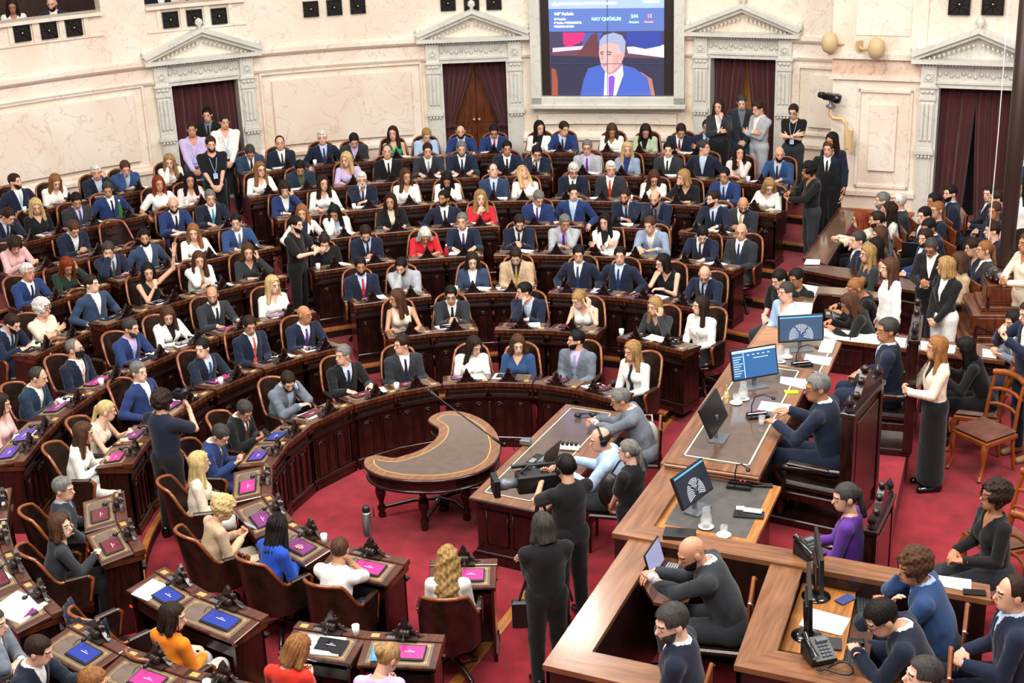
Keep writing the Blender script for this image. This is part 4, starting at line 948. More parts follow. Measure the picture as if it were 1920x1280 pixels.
def put_chair(p,rz,label,group,floor):
    if _used['c']: e=copy_tree(CHAIR0)
    else: e=CHAIR0; _used['c']=True
    e.location=(p.x,p.y,floor); e.rotation_euler=(0,0,rz); props(e,label,'armchair',group); return e
# ------------------------------------------------------------------ everyone seated in the eight rows
# photo x y | sex hair top pose yaw pitch extra(b beard,g glasses,m mask,k skirt; D no desk; lowXX)
ROWS={1:"""1203 655|f W.l|b:white/navy/x|lap|-55 8|
1075 637|m s.k|s:grey/lilac/blue grey|lap|-75 0|b
975 645|f B.b|b:mid blue|lap|5 12|
895 645|f L.d|j:white/white|lap|38 22|
762 645|m s.d|s:charcoal/white/navy|lap|-70 0|
637 660|m s.g|s:black/pale blue/navy|desk|-60 -5|
547 702|m s.d|s:grey/pale blue/-|chinL|25 25|b
447 764|m s.h|s:black/white/burgundy|phone|45 30|
397 817|m s.h|s:blue/white/dark green|phone|60 30|
372 875|f L.y|b:cream|lap|110 5|lwhite
424 964|f C.y|b:beige|phone|100 20|lcream
544 990|f W.k|b:royal blue|phone|160 20|
645 1022|m q.b|t:white|chinR|170 10|ldenim
817 1050|f Z.l|b:white|phone|175 10|""",
2:"""1314 573|f L.d|j:white/white|lap|-70 0|
1230 572|f L.l|b:charcoal/|cheekL|-45 5|
1085 565|f T.l|v:white|cheekL|-50 20|
989 547|m s.k|s:navy/pale blue/pale blue|chinR|-70 0|
846 550|m s.k|s:charcoal/white/black|clasp|0 10|g
751 558|f L.b|v:cream|desk|-65 5|
569 590|m N|s:navy/white/purple|desk|60 0|
467 607|m s.d|s:navy/white/coral|lap|25 15|
386 652|m s.k|s:dark navy/pale blue/mid blue|desk|-35 0|
261 697|m s.g|s:blue/white/-|arm|60 0|
195 780|f T.y|v:cream|write|105 10|
152 822|f L.b|b:white|phone|90 8|lwhite
119 922|m s.g|s:charcoal/blue grey/navy|lap|80 5|
118 988|f B.b|b:charcoal|cheekL|75 -5|
346 1163|f B.d|b:orange|lap|85 10|lwhite
545 1215|f B.a|b:scarlet|phone|120 22|llight grey
687 1268|f U.l|b:lilac|phone|130 25|""",
3:"""1321 507|m N|s:navy/pale blue/dark green|desk|-15 28|g
1255 486|f B.k|v:black|chinR|-60 5|g
1164 478|m s.k|s:navy/pale blue/blue|arm|-10 0|
1085 475|m s.k|s:navy/white/blue|arm|-5 12|
968 472|m s.d|s:beige/navy/gold|lap|-5 30|
885 492|f B.d|j:slate blue/white|lap|5 15|
757 495|m s.k|s:light grey/light grey/-|chinR|-15 15|b
676 498|m s.k|s:navy/pale blue/red|lap|10 5|b
518 538|f L.y|b:white|lap|45 5|
400 552|m p.h|s:charcoal/white/navy|desk|10 5|b
315 585|f L.b|j:white/black|desk|20 20|
265 620|m s.h|s:blue/lilac/-|desk|70 5|b
140 654|m q.g|s:dark navy/white/pink|lap|85 0|mg
69 705|m q.h|s:teal blue/white/-|phone|85 15|
-3 757|f B.d|b:pink|lap|90 10|""",
4:"""1392 432|m N|s:charcoal/white/blue|lap|-20 5|
1315 432|m s.k|s:navy/white/dark green|desk|-5 30|
1220 420|m s.b|s:blue grey/white/-|write|-30 5|
1135 415|f L.k|j:white/black|cross|-25 5|
1056 415|m s.g|s:light grey/lilac/purple|chinL|10 10|
972 413|m s.d|s:navy/white/navy|clasp|5 20|b
867 410|m s.g|s:navy/white/purple|desk|-10 0|
796 436|f B.w|b:red|write|10 35|
686 432|m s.d|s:navy/pale blue/navy|phone|5 25|b
611 448|f U.d|t:black|lap|5 35|
466 470|f B.b|b:charcoal|cheekL|15 5|
374 485|f L.b|j:white/beige|chinR|20 5|
278 507|f L.k|v:black|raise|20 10|
172 532|m s.d|s:slate blue/white/-|arm|75 0|
90 580|f C.w|t:cream|cross|75 5|g
15 602|m s.d|s:navy/pale blue/navy|write|70 20|b""",
5:"""1396 375|m N|s:charcoal/white/yellow|phone|-5 25|b
1339 373|m s.d|s:navy/pale blue/navy|desk|-60 0|b
1230 369|m p.d|s:navy/grey/charcoal|chinR|-25 10|b
1174 366|m s.d|s:navy/pale blue/blue|chinL|-25 5|b
1075 361|m s.k|s:blue/pale blue/light blue|arm|5 5|
1006 370|m s.g|s:blue/white/purple|lap|15 28|
900 372|f W.l|b:red|mic|10 0|
832 372|m s.k|s:navy/white/black|arm|-30 0|b
733 377|f W.d|j:black/cream|desk|-5 0|
639 405|f L.k|j:white/pale blue|chinR|-5 20|
569 400|f L.a|j:white/navy|arm|5 10|
444 415|m s.k|s:mid blue/white/grey|desk|5 5|
372 437|f L.a|b:white|desk|10 10|
271 445|m s.k|s:slate blue/white/-|arm|15 5|b
206 465|m s.h|s:navy/pale blue/olive green|cheekR|10 15|
138 495|f W.r|b:dark green|cheekL|30 28|
51 510|m s.w|s:blue/white/navy|desk|60 0|""",
6:"""1439 343|f B.l|b:white|desk|0 25|g
1360 327|m s.k|s:blue/pale blue/blue|desk|-25 5|
1282 335|f B.l|b:black|cheekR|-60 5|
1224 328|f L.b|b:white|phone|0 25|g
1146 314|m s.w|s:charcoal/white/scarlet|lap|5 5|
1076 312|m s.w|s:dark navy/white/charcoal|phone|5 15|g
984 324|f L.y|b:white|lap|25 -35|
925 320|m q.d|s:slate blue/pale blue/navy|lap|20 -10|
839 337|f L.k|j:white/black|phone|0 30|
760 330|f L.b|b:white|lap|25 5|
677 334|m s.w|s:dark navy/white/blue|chinR|10 0|b
605 343|f W.d|b:white|desk|25 0|
533 353|f C.d|j:blue/white|cheekL|15 10|
389 366|m s.g|s:dark navy/white/turquoise|desk|20 5|
325 382|m N|s:blue/white/navy|desk|20 10|b
135 422|m s.b|s:navy/white/-|phone|35 30|
24 450|f C.d|b:pink|write|30 28|""",
7:"""1461 288|m N|s:mid blue/pale blue/charcoal|desk|-5 0|b
1383 288|f L.k|b:pale pink|chinL|10 -10|
1320 277|m s.h|s:dark navy/pale blue/-|arm|50 0|
1253 280|m s.k|s:charcoal/white/dark green|lap|-10 5|
1171 286|f L.y|j:blue grey/blue|lap|0 5|
1101 276|m s.g|s:light grey/lilac/purple|lap|-10 5|g
1005 283|m s.k|s:navy/white/navy|chinR|5 15|g
950 277|m s.k|s:navy/white/black|desk|5 5|
865 278|m s.g|s:navy/white/blue|desk|5 5|b
801 278|m s.d|s:charcoal/white/blue grey|desk|5 5|
726 285|m q.h|s:black/white/black|lap|5 -5|
652 298|f W.y|b:lilac|desk|-20 5|
566 313|m s.k|s:teal blue/olive green/-|phone|10 30|
499 329|f L.a|b:white|desk|35 0|g
365 342|f L.k|b:pale pink|desk|20 5|
299 345|f L.r|t:white|arm|30 5|
202 354|m s.h|s:blue/white/navy|arm|15 15|
142 372|m s.k|s:charcoal/lilac/slate blue|lap|25 25|
67 385|f W.y|b:black|lap|25 15|
8 400|m s.d|s:dark navy/pale blue/navy|chinL|60 25|""",
8:"""1326 238|m s.d|s:navy/pale blue/blue|cross|-20 0|
1275 241|m s.d|s:navy/white/burgundy|phone|0 25|
1205 246|f L.d|j:pale green/black|phone|0 25|
1140 250|f L.b|b:white|phone|0 25|
1054 241|m s.d|s:blue/pale blue/navy|desk|25 10|
1009 244|f L.k|j:white/black|lap|20 5|
926 244|m s.k|s:blue/pale pink/purple|desk|0 20|g
864 245|m q.d|s:blue/pale blue/charcoal|desk|0 5|b
799 256|f T.l|b:light blue|phone|15 25|
737 250|f L.d|v:green|lap|-5 0|
665 262|m s.k|s:charcoal/lilac/-|phone|10 28|
604 258|m s.w|s:navy/pale blue/blue|arm|5 0|
525 268|m q.d|s:navy/white/charcoal|lap|10 0|
472 282|m s.h|s:slate blue/white/navy|phone|15 35|
324 303|f L.l|b:white|chinR|10 10|
234 312|m s.b|s:mid blue/pale blue/-|chinR|25 15|
191 326|m s.w|s:dark navy/pale blue/-|cheekL|20 5|
105 337|f L.a|b:white|phone|35 25|
25 339|m s.d|s:navy/white/light blue|arm|70 0|b"""}
ORD=['','first','second','third','fourth','fifth','sixth','seventh','eighth','ninth','tenth','eleventh','twelfth','thirteenth','fourteenth','fifteenth','sixteenth','seventeenth','eighteenth','nineteenth','twentieth']
DESKPX={1:[(1160,712),(1070,700),(962,697),(873,690),(762,705),(690,735),(612,775),(548,815),(508,848),(497,900),(545,950),(622,985),(720,1018),(870,1050)],
 2:{10:(268,810),11:(245,850),12:(225,950),13:(262,1000),14:(450,1120),15:(635,1165),16:(755,1205)}}
TABS={1:{5:'wine',6:'wine',7:'blue',8:'violet',9:'magenta',10:'purple',11:'purple',12:'magenta',13:'magenta',4:'wine'},2:{8:'magenta',9:'purple',10:'purple',11:'magenta',12:'wine',13:'wine',14:'blue',15:'off',16:'magenta'},3:{13:'purple',14:'violet',12:'magenta'}}
def ww(c):
    return c
def rowname(k): return ['','front','second','third','fourth','fifth','sixth','seventh','back'][k]
SEATS=[]
for k in range(1,9):
    z=ST*(k-1); L=[l for l in ROWS[k].split('\n') if l.strip()]; ent=[]
    for i,l in enumerate(L):
        xy,sh,top,pose,yp,ex=[q.strip() for q in l.split('|')]
        x,y=map(float,xy.split()); sex,hair=sh.split(); yaw,pit=map(float,yp.split())
        f=1 if sex=='f' else 0; tpl(pose,f,'body'); s=_tp[('b',pose,f)]; hz=z+s.head.z*1.0
        h=P(x,y,hz); a=math.atan2(h.y-CY,h.x-CX); 
        if a<-PI*.75+0: a+=2*PI
        if a<-.2: a+=2*PI
        r=math.hypot(h.x-CX,h.y-CY); inward=-s.head.y
        # seat radius: the row's own radius, letting people keep a little of their own distance
        rr=RK[k-1]+max(-.13,min(.13,(r-RK[k-1])))
        ent.append(dict(a=a,r=rr,x=x,y=y,sex=sex,hair=hair,top=top,pose=pose,yaw=yaw,pit=pit,ex=ex,i=i,hz=hz,s=s))
    order=sorted(range(len(ent)),key=lambda j:-ent[j]['a'])
    # desks
    for j,e in enumerate(ent):
        da=e['a']
        dp=DESKPX.get(k); px=None
        if dp: px=dp[j] if isinstance(dp,list) else dp.get(j)
        if px:
            q=P(px[0],px[1],z+.87); da=math.atan2(q.y-CY,q.x-CX); 
            if da<-.2: da+=2*PI
            if k<=2: e['a']=.5*e['a']+.5*da if k==1 else .6*da+.4*e['a']
        e['da']=da
    rd=lambda k:RK[k-1]-.50
    for n_,j in enumerate(order):
        e=ent[j]; gaps=[]
        for o in ent:
            if o is not e: gaps.append(abs(o['da']-e['da']))
        w=min(.82,max(.50,min(gaps)*(rd(k)-.2)-.012)) if gaps else .7
        if k==1: w=min(.74,max(.5,sum(sorted(gaps)[:2])/2*(rd(k)-.12)-.012)) if n_ not in (0,len(order)-1) else .6
        c=clothes_text(e['top'],''); seat='%s row, %s seat clockwise'%(rowname(k),ORD[n_+1])
        rz=e['a']-PI/2; drz=e['da']-PI/2
        cs=c.split(' over ')[0] if len(c.split())>6 else c
        # person: head meets its photo position horizontally around the seat
        face=None if e['yaw'] is None else math.radians(e['yaw'])
        low='black'
        ex=e['ex']
        if 'l' in ex: low=ex.split('l',1)[1]; ex=ex.split('l',1)[0]
        elif e['top'][0] in 's': low='='
        elif e['top'][0]=='j': low='navy' if e['top'].startswith('j:blue') else 'black'
        hd=pol(e['r'],e['a'],e['hz']); hd=P(e['x'],e['y'],e['hz']) if abs(math.hypot(P(e['x'],e['y'],e['hz']).x-CX,P(e['x'],e['y'],e['hz']).y-CY)-RK[k-1])<.16 and not DESKPX.get(k) else hd
        person(Vector((hd.x,hd.y,e['hz'])),rz,e['sex'],e['hair'],e['top'],e['pose'],face,e['pit'],low,extra=ex,floor=z,fixed=1.0,
               label='person in %s, %s, %s'%(cs,POSE[e['pose']][3],seat) if len((cs+POSE[e['pose']][3]+seat).split())<=12 else 'person in %s, %s'%(cs,seat))
        cp=pol(e['r']+.05,e['a'])
        put_chair(cp,rz,'leather armchair of the person in %s, %s'%(cs,seat) if len((cs+' '+seat).split())<=10 else 'leather armchair, %s'%seat,'brown leather armchairs of the legislators',z)
        off=.46 if k>1 else .42
        dk=pol(RK[k-1]-off,e['da'])
        tab=TABS.get(k,{}).get(j,None if k>3 and e['x']>300 else random.choice(['purple','wine','off','off']))
        put_desk(dk,drz,w,'carved dark desk of the person in %s, %s'%(cs,seat) if len((cs+' '+seat).split())<=9 else 'carved dark desk, %s'%seat,'carved mahogany desks of the legislators',z,tab)
        e['desk']=(dk,drz,w,z); e['seat']=seat; SEATS.append((k,j,e))
# desks whose sitters are absent or outside the photograph
EXTRA=[(2,350,1088,'blue','carved desk with blue tablet and notepad, coat-draped chair behind'),(3,165,1205,'blue','carved desk with blue tablet behind the coat-draped chair'),(3,292,1245,'magenta','carved desk with magenta tablet at the bottom left'),
(3,430,1268,'off','carved desk with paper cup at the bottom edge'),(3,75,1120,'purple','carved desk with open printed papers at the left edge'),(3,30,1065,'wine','carved desk with loose papers, upper one at the left edge'),(3,12,1010,'off','carved desk at the left edge below an empty desk'),(3,10,945,'off','empty carved desk at the left edge beside the grey suit'),(3,45,840,'violet','carved desk with violet tablet beside pink dress')]
XD=[]
for k,x,y,tab,lab in EXTRA:
    z=ST*(k-1); q=P(x,y,z+.87); a=math.atan2(q.y-CY,q.x-CX); a=a+2*PI if a<-.2 else a
    put_desk(pol(RK[k-1]-.46,a),a-PI/2,.68,lab,'carved mahogany desks of the legislators',z,tab); XD.append((pol(RK[k-1]-.46,a),a-PI/2,.68,z))
    if (k,x) in ((2,350),(3,165),(3,292),(3,75),(3,45)): put_chair(pol(RK[k-1]+.05,a),a-PI/2,lab.replace('carved desk','leather armchair at the desk',1),'brown leather armchairs of the legislators',z)
# empty armchairs and the people between the rows at the lower left
def solo(x,y,k,lab):
    z=ST*(k-1); q=P(x,y,z+.8); a=math.atan2(q.y-CY,q.x-CX); a=a+2*PI if a<-.2 else a
    put_chair(pol(RK[k-1]+.05,a),a-PI/2,lab,'brown leather armchairs of the legislators',z); put_desk(pol(RK[k-1]-.46,a),a-PI/2,.66,lab.replace('armchair','desk'),'carved mahogany desks of the legislators',z,'purple'); return pol(RK[k-1]-.46,a),a-PI/2,.66,z
put_chair(pol(5.92,math.radians(149.6)),math.radians(59.6),'empty brown armchair pushed back between the masked person and the blue suit with glasses-free neighbour'.replace(' with glasses-free neighbour',''),'brown leather armchairs of the legislators',.26); solo(185,430,6,'empty armchair beside the reading person in a navy suit')
# ------------------------------------------------------------------ the dais: platforms, desks, rails (walnut), seen corners fixed on real heights
ZP=1.08; ZB=.75; ZD=1.86; ZR=1.80
def quad(px,z): return [tuple(P(x,y,z).xy) for x,y in px]
def plat(name,poly,z0,z1,mats,**k):
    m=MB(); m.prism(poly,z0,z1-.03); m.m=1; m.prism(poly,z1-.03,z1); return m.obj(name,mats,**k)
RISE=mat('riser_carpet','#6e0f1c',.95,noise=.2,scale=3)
base=[(xdais(8.9)+.12,7.5),(xdais(8.9)+.12,8.9),(xdais(10.83)+.12,10.83),(xdais(12.7)+.12,12.7),(xdais(15.83)+.12,15.83),(xdais(19.18)+.12,19.18),(xdais(21.9)+.12,21.9),(5.5,23.9),(11,23.9),(11,7.5)]
a,b=P(1689,900,ZP),P(1655,1058,ZP); dr=(a-b).normalized(); far=a+dr*2.6; near=b-dr*.2
ps=[tuple(q.xy) for q in (P(1255,880,ZP+.0)+Vector((.25,.15,0)),P(1500,925,ZP))]
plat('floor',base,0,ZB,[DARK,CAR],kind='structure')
pl=[(1.45,11.9),(xdais(12.7)+.14,12.7),(xdais(15.83)+.14,15.83),(xdais(17.2)+.14,17.2),(far.x,far.y),(near.x,near.y)]
pl[0]=(xdais(11.4)+.2,11.4)
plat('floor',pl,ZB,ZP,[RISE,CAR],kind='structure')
# desks and rails: each is an object of its own with parts
def slab(name,px,z,th,m_,parent,edge=None,lip=.0):
    q=quad(px,z); m=MB(); m.prism(q,z-th,z); return m.obj(name,m_,parent)
def frame_line(name,px,z,wd,m_,parent,close=True):
    q=[P(x,y,z) for x,y in px]; m=MB(); n=len(q)
    for i in range(n if close else n-1):
        a,b=q[i],q[(i+1)%n]; d=(b-a).normalized()*wd/2; s=Vector((-d.y,d.x,0)); m.prism([tuple((a-d+s).xy),tuple((b+d+s).xy),tuple((b+d-s).xy),tuple((a-d-s).xy)],z,z+.002)
    return m.obj(name,m_,parent)
def inset(px,z,d): # polygon moved towards its centre by d metres (for the bodies below the tops)
    q=[P(x,y,z) for x,y in px]; c=sum(q,Vector())/len(q); return [tuple((p+(c-p).normalized()*d).xy) for p in q]
def body(name,px,z,z0,d,m_,parent):
    m=MB(); m.prism(inset(px,z,d),z0,z-.02); return m.obj(name,m_,parent)
WDK=mat('dais_front_dark','#23100b',.35,noise=.4,scale=3,stretch=(6,6,1),coat=.3)
GLASS=mat('table_glass','#ffffff',.04,trans=1.0,spec=.5)
# president's desk
GL2=0
e=empty('president_desk',cat='desk',label='long walnut desk with leather top and ivory line, closest to the high chair')
px=[(1247,866),(1424,892),(1527,692),(1383,676)]
slab('top',px,ZD,.05,[WDAIS],e); body('body',px,ZD,ZB,.14,[WDK],e)
q=[(1283,853),(1404,872),(1497.5,695.3),(1396,683)]; slab('leather_panel',[(1276,856),(1407,876),(1502,692),(1393,680)],ZD+.002,.002,[LID],e); frame_line('ivory_line',q,ZD+.0035,.016,[IVO],e)
m=MB(); a=P(1247,866,ZD); b=P(1424,892,ZD); 
for i,(o,zz) in enumerate(((.0,.0),(.03,-.035),(.06,-.07))): 
    d=(b-a).normalized(); n=Vector((d.y,-d.x,0))*.02
    m.tube([a+n*(1-i*.5)+Vector((0,0,-.02+zz)),b+n*(1-i*.5)+Vector((0,0,-.02+zz))],.017,8)
m.obj('edge_moulding',[WDAIS2],e)
lz=ZD-.10; slab('ledge',[(1238,868),(1250,872),(1386,676),(1372,674)],lz,.05,[WDAIS],e)
# deputy's desk beyond
e=empty('deputy_president_desk',cat='desk',label='walnut desk with leather top, carrying the upright seat-map monitor')
px=[(1383,676),(1549,708),(1578,642),(1541,628),(1430,609)]; zz=ZD-.02; slab('top',px,zz,.05,[WDAIS],e); body('body',px,zz,ZB,.14,[WDK],e)
slab('leather_panel',[(1455,682),(1538,697),(1561,648),(1534,633),(1478,626)],zz+.002,.002,[LID],e); frame_line('ivory_line',[(1450,682),(1536,698),(1560,648)],zz+.0035,.014,[IVO],e,False)
slab('glass_sheet',[(1388,674),(1450,684),(1478,622),(1437,612)],zz+.008,.006,[mat('wood_under_glass','#a5642f',.08,noise=.3,scale=3,stretch=(1,8,1),coat=1)],e)
m=MB(); 
# secretary's desk in front
e=empty('secretary_desk',cat='desk',label='walnut desk with grey leather top in front of the president\'s desk')
zz=1.76; px=[(1295,878),(1465,912),(1415,1020),(1226,985)]; slab('top',px,zz,.04,[WOR],e); body('body',px,zz,ZB,.12,[WDK],e)
slab('leather_panel',[(1304,888),(1444,916),(1399,1009),(1246,982)],zz+.002,.002,[LIG],e)
# rails / enclosure tops
def rail(name,lab,px,z,m_=None,z0=ZB,inn=.05,w=WDAIS):
    e=empty(name,cat='partition',label=lab); slab('rail_top',px,z,.045,[w],e); body('panelling',px,z,z0,inn,[WDK],e); return e
rail('wooden_partition','slanting walnut parapet left of the secretary\'s desk',[(1147,999),(1225,985),(1296,877),(1246,868)],ZR)
rail('wooden_partition','long walnut rail running behind the bald laptop user to the right',[(1147,999),(1858,1126),(1856,1096),(1480,1029),(1225,985)],ZR+.005,w=WDAIS2,inn=.03)
rail('wooden_partition','broad glossy walnut rail with bright reflection at the lower passage',[(1017,1246),(1110,1221),(1236,1020),(1181,1008)],ZR-.02,z0=0)
rail('wooden_partition','walnut rail at the bottom edge under the leaning grey haired sitter',[(1017,1246),(1110,1221),(1330,1268),(1330,1318)],ZR-.018,z0=0,w=WDAIS2)
rail('wooden_partition','walnut rail between the two clerk booths',[(1376,1247),(1457,1219),(1505,1068),(1444,1057)],ZR-.02)
rail('wooden_partition','walnut rail in front of the desk telephone at the bottom right',[(1376,1247),(1457,1219),(1690,1262),(1690,1312)],ZR-.018,w=WDAIS2)
e=empty('clerk_table',cat='table',label='orange brown table with two monitors inside the right clerk booth'); slab('top',[(1508,1083),(1607,1098),(1581,1238),(1462,1217)],1.66,.04,[WOR],e); body('body',[(1508,1083),(1607,1098),(1581,1238),(1462,1217)],1.66,ZB,.06,[WDK],e)
slab('keyboard_tray',[(1607,1105),(1650,1112),(1625,1262),(1581,1252)],1.60,.02,[WDT],e)
e=empty('laptop_shelf',cat='shelf',label='small rounded shelf under the open laptop in the left clerk booth'); slab('top',[(1205,1095),(1235,1030),(1330,1050),(1290,1128),(1262,1137),(1225,1128)],1.67,.03,[WPED],e)
# stenographers' table
e=empty('stenographers_table',cat='table',label='rectangular panelled table with ivory line in the red well beside the curved table')
zt=.78; px=[(1061,757),(1198,778),(1020,960),(880,932)]
slab('top',px,zt,.035,[WDAIS],e); slab('leather_panel',[(1069,761),(1150,774),(996,941),(903,923)],zt+.002,.002,[LID],e); frame_line('ivory_line',[(1071,764),(1146,775),(995,939),(909,922)],zt+.0035,.013,[IVO],e)
body('body',px,zt,.0,.10,[WD],e)
m=MB(); q=[Vector((x,y,0)) for x,y in inset(px,zt,.10)]; a,b=q[3],q[2]; d=(b-a); L=d.length; d.normalize(); n=Vector((d.y,-d.x,0)); m.M=Matrix.Translation(a)@Matrix.Rotation(math.atan2(d.y,d.x),4,'Z')
m.box(-.05,L+.05,-.05,.02,0,.09); m.box(-.03,L+.03,-.035,.02,.09,.13,.008); m.box(.0,L,-.02,.01,.13,.17)
for x0,x1 in ((.12,L/2-.03),(L/2+.03,L-.12)):
    m.box(x0,x1,-.012,.0,.22,.62); m.tube([(x0,-.014,.22),(x1,-.014,.22),(x1,-.014,.62),(x0,-.014,.62)],.008,6,True); m.box(x0+.05,x1-.05,-.02,-.01,.45,.47)
for x in (.04,L-.04): 
    for z in (.2,.6,.66): m.box(x-.03,x+.03,-.02,.0,z,z+.02)
m.obj('end_panel',[WDB],e)
m=MB(); a=P(880,932,zt); b=P(1020,960,zt); m.tube([a+Vector((0,0,-.02)),b+Vector((0,0,-.02))],.02,8); a2=P(1061,757,zt); m.tube([a+Vector((0,0,-.02)),a2+Vector((0,0,-.02))],.018,8); m.obj('edge_moulding',[WD],e)
# comma shaped table in the well
out=[(803,787),(812,778),(828,772),(850,770),(872,773),(895,781),(915,793),(930,810),(937,830),(936,848),(926,866),(905,880),(876,890),(845,896),(812,899),(780,899),(750,897),(720,892),(700,885),(686,875),(683,864),(690,857),(706,853),(724,856),(740,858),(760,853),(784,845),(803,834),(817,822),(823,810),(822,801),(814,796)]
e=empty('curved_table',cat='table',label='comma-shaped polished wooden table standing alone in the red well')
def shrink(pts,d): 
    n=len(pts); q=[P(x,y,.80) for x,y in pts]; r=[]
    for i in range(n):
        t=(q[(i+1)%n]-q[i-1]).normalized(); r.append(tuple((q[i]+Vector((-t.y,t.x,0))*(-d)).xy))
    return r
def area2(p): return sum(p[i][0]*p[(i+1)%len(p)][1]-p[(i+1)%len(p)][0]*p[i][1] for i in range(len(p)))
sg=1 if area2([tuple(P(x,y,.8).xy) for x,y in out])<0 else -1
# smooth the outline
def smooth(pts,k=3):
    r=[];n=len(pts)
    for i in range(n):
        p0,p1,p2,p3=[Vector(pts[(i+j)%n]) for j in (-1,0,1,2)]
        for s in range(k):
            t=s/k; r.append(tuple(.5*((2*p1)+(-p0+p2)*t+(2*p0-5*p1+4*p2-p3)*t*t+(-p0+3*p1-3*p2+p3)*t**3)))
    return r
O=smooth(out)
def sh(d): return shrink(O,sg*d)
m=MB(); m.prism(sh(0),.765,.80); m.obj('top',[WDAIS],e)
m=MB(); m.prism(sh(.035),.62,.765); m.obj('apron',[WD],e)
for r_,z_ in ((.018,.775),(.02,.63)):
    m=MB(); m.tube([(x,y,z_) for x,y in sh(.005 if z_>.7 else .03)],r_,8,True); m.obj('edge_moulding',[WD],e)
m=MB(); m.prism(sh(.10),.8,.802); m.obj('gilt_border',[GOLD],e)
m=MB(); m.prism(sh(.115),.8,.8035); m.obj('leather_panel',[LID],e)
LEG=[(717,968),(797,993),(876,975),(838,838+60),(905,930)]
legp=[(.0,.0),(.03,0),(.045,.02),(.045,.05),(.03,.07),(.05,.10),(.05,.13),(.028,.16),(.03,.2),(.062,.30),(.055,.38),(.035,.42),(.045,.45),(.03,.48),(.04,.52),(.045,.62)]
lp=[]
for x,y in LEG:
    q=P(x,y,0); m=MB(); m.lathe(legp,14,(q.x,q.y,0)); m.obj('leg',[WD],e); lp.append(q)
q0=sum(lp,Vector())/5; m=MB()
for q in lp: m.tube([(q.x,q.y,.115),((q.x+q0.x)/2+.03,(q.y+q0.y)/2+.05,.13),(q0.x,q0.y,.13)],.022,8)
m.obj('stretcher',[WD],e)
# ---------------------------------------------------------------- press boxes at the upper right
e=empty('press_desk',cat='desk',label='long glossy sloping press desk beside the aisle, seated press behind')
zz=1.38; slab('top',[(1511,482),(1545,493),(1604,400),(1578,392)],zz,.04,[LIDP:=mat('press_glass_wood','#6f5443',.1,noise=.25,scale=3,coat=1)],e); slab('border',[(1505,484),(1551,496),(1610,398),(1573,389)],zz-.004,.05,[WDT],e); body('body',[(1508,483),(1549,494),(1606,399),(1576,391)],zz,.0,.05,[WD],e)
e=empty('press_desk',cat='desk',label='dark carved front press desk with polished top behind the standing cream suit')
slab('top',[(1492,499),(1540,496),(1662,512),(1740,534),(1748,552),(1500,505)],1.40,.04,[WDT],e); m=MB()
A_=P(1500,505,1.38); B_2=P(1748,552,1.38); d=(B_2-A_); L=d.length; m.M=Matrix.Translation((A_.x,A_.y,0))@Matrix.Rotation(math.atan2(d.y,d.x),4,'Z')
m.box(0,L,.02,.2,.0,1.36); m.box(0,L,-.01,.02,1.28,1.34); m.box(0,L,-.01,.02,1.0,1.04)
for k in range(5): m.box(.1+k*.42,.44+k*.42,.0,.02,1.1,1.22,.01)
m.obj('carved_front',[WDB],e)
e=empty('aide_desk',cat='desk',label='low polished desk with white binder, in front of the carved press desk')
slab('top',[(1500,534),(1590,540),(1650,548),(1646,558),(1534,549),(1520,580),(1475,618),(1462,600)],1.50,.035,[LIDP],e); body('body',[(1500,534),(1646,553),(1534,549),(1470,610)],1.5,ZB,.03,[WD],e)
e=empty('papers_desk',cat='desk',label='long dark desk covered with a row of white papers behind the deputy'); slab('top',[(1541,610),(1884,652),(1884,678),(1541,634)],1.52,.04,[WPED],e); m=MB()
A_=P(1541,634,1.5); B_2=P(1884,678,1.5); d=(B_2-A_); L=d.length; m.M=Matrix.Translation((A_.x,A_.y,0))@Matrix.Rotation(math.atan2(d.y,d.x),4,'Z'); m.box(0,L,.02,.3,ZB,1.49)
for k in range(4): 
    x=.05+k*L/4; m.box(x,x+L/4-.08,.0,.02,ZB+.12,1.4,.01); m.box(x+.1,x+L/4-.18,-.015,.0,1.2,1.22)
m.box(0,L,-.04,.02,ZB,ZB+.09); m.obj('panelled_front',[WDB],e)
# the lamp column on its tiered pedestal
cp=P(1884,514,1.85); e=empty('bronze_column',(cp.x,cp.y,0),0,label='dark bronze column with a carved ring on a tiered wooden pedestal',cat='column')
m=MB(); m.lathe([(.0,1.86),(.10,1.86),(.10,2.0),(.085,2.1),(.10,3.0),(.115,6.8),(0,6.8)],16); m.obj('shaft',[mat('bronze_dark','#33201b',.4,metal=.3)],e)
m=MB(); m.lathe([(0,1.78),(.2,1.78),(.225,1.82),(.21,1.88),(.15,1.93),(.11,1.95)],24)
for k in range(16): m.ball((.215*math.cos(k*PI/8),.215*math.sin(k*PI/8),1.83),.032,6,5)
m.obj('carved_ring',[WD],e)
m=MB(); m.M=Matrix.Rotation(-.15,4,'Z')
m.box(-.22,.22,-.22,.22,1.52,1.78,.01); m.box(-.3,.3,-.3,.3,1.46,1.52,.01); m.box(-.42,.42,-.42,.42,1.2,1.46,.012); m.box(-.50,.50,-.50,.50,1.14,1.2,.01); m.box(-.58,.58,-.58,.58,ZB,1.14,.01)
for z0,z1,w in ((1.56,1.74,.22),(1.24,1.42,.42),(.85,1.08,.58)): m.box(-w+.08,w-.08,-w-.012,-w,z0,z1,.006); m.box(-w-.012,-w,-w+.08,w-.08,z0,z1,.006)
m.obj('pedestal',[WPED],e)
m=MB()
for z,w in ((1.52,.27),(1.2,.46)):
    for x in (-w,w): m.lathe([(0,0),(.02,0),(.03,.04),(.015,.07),(.022,.11),(.01,.16),(0,.18)],8,(x,-w,z))
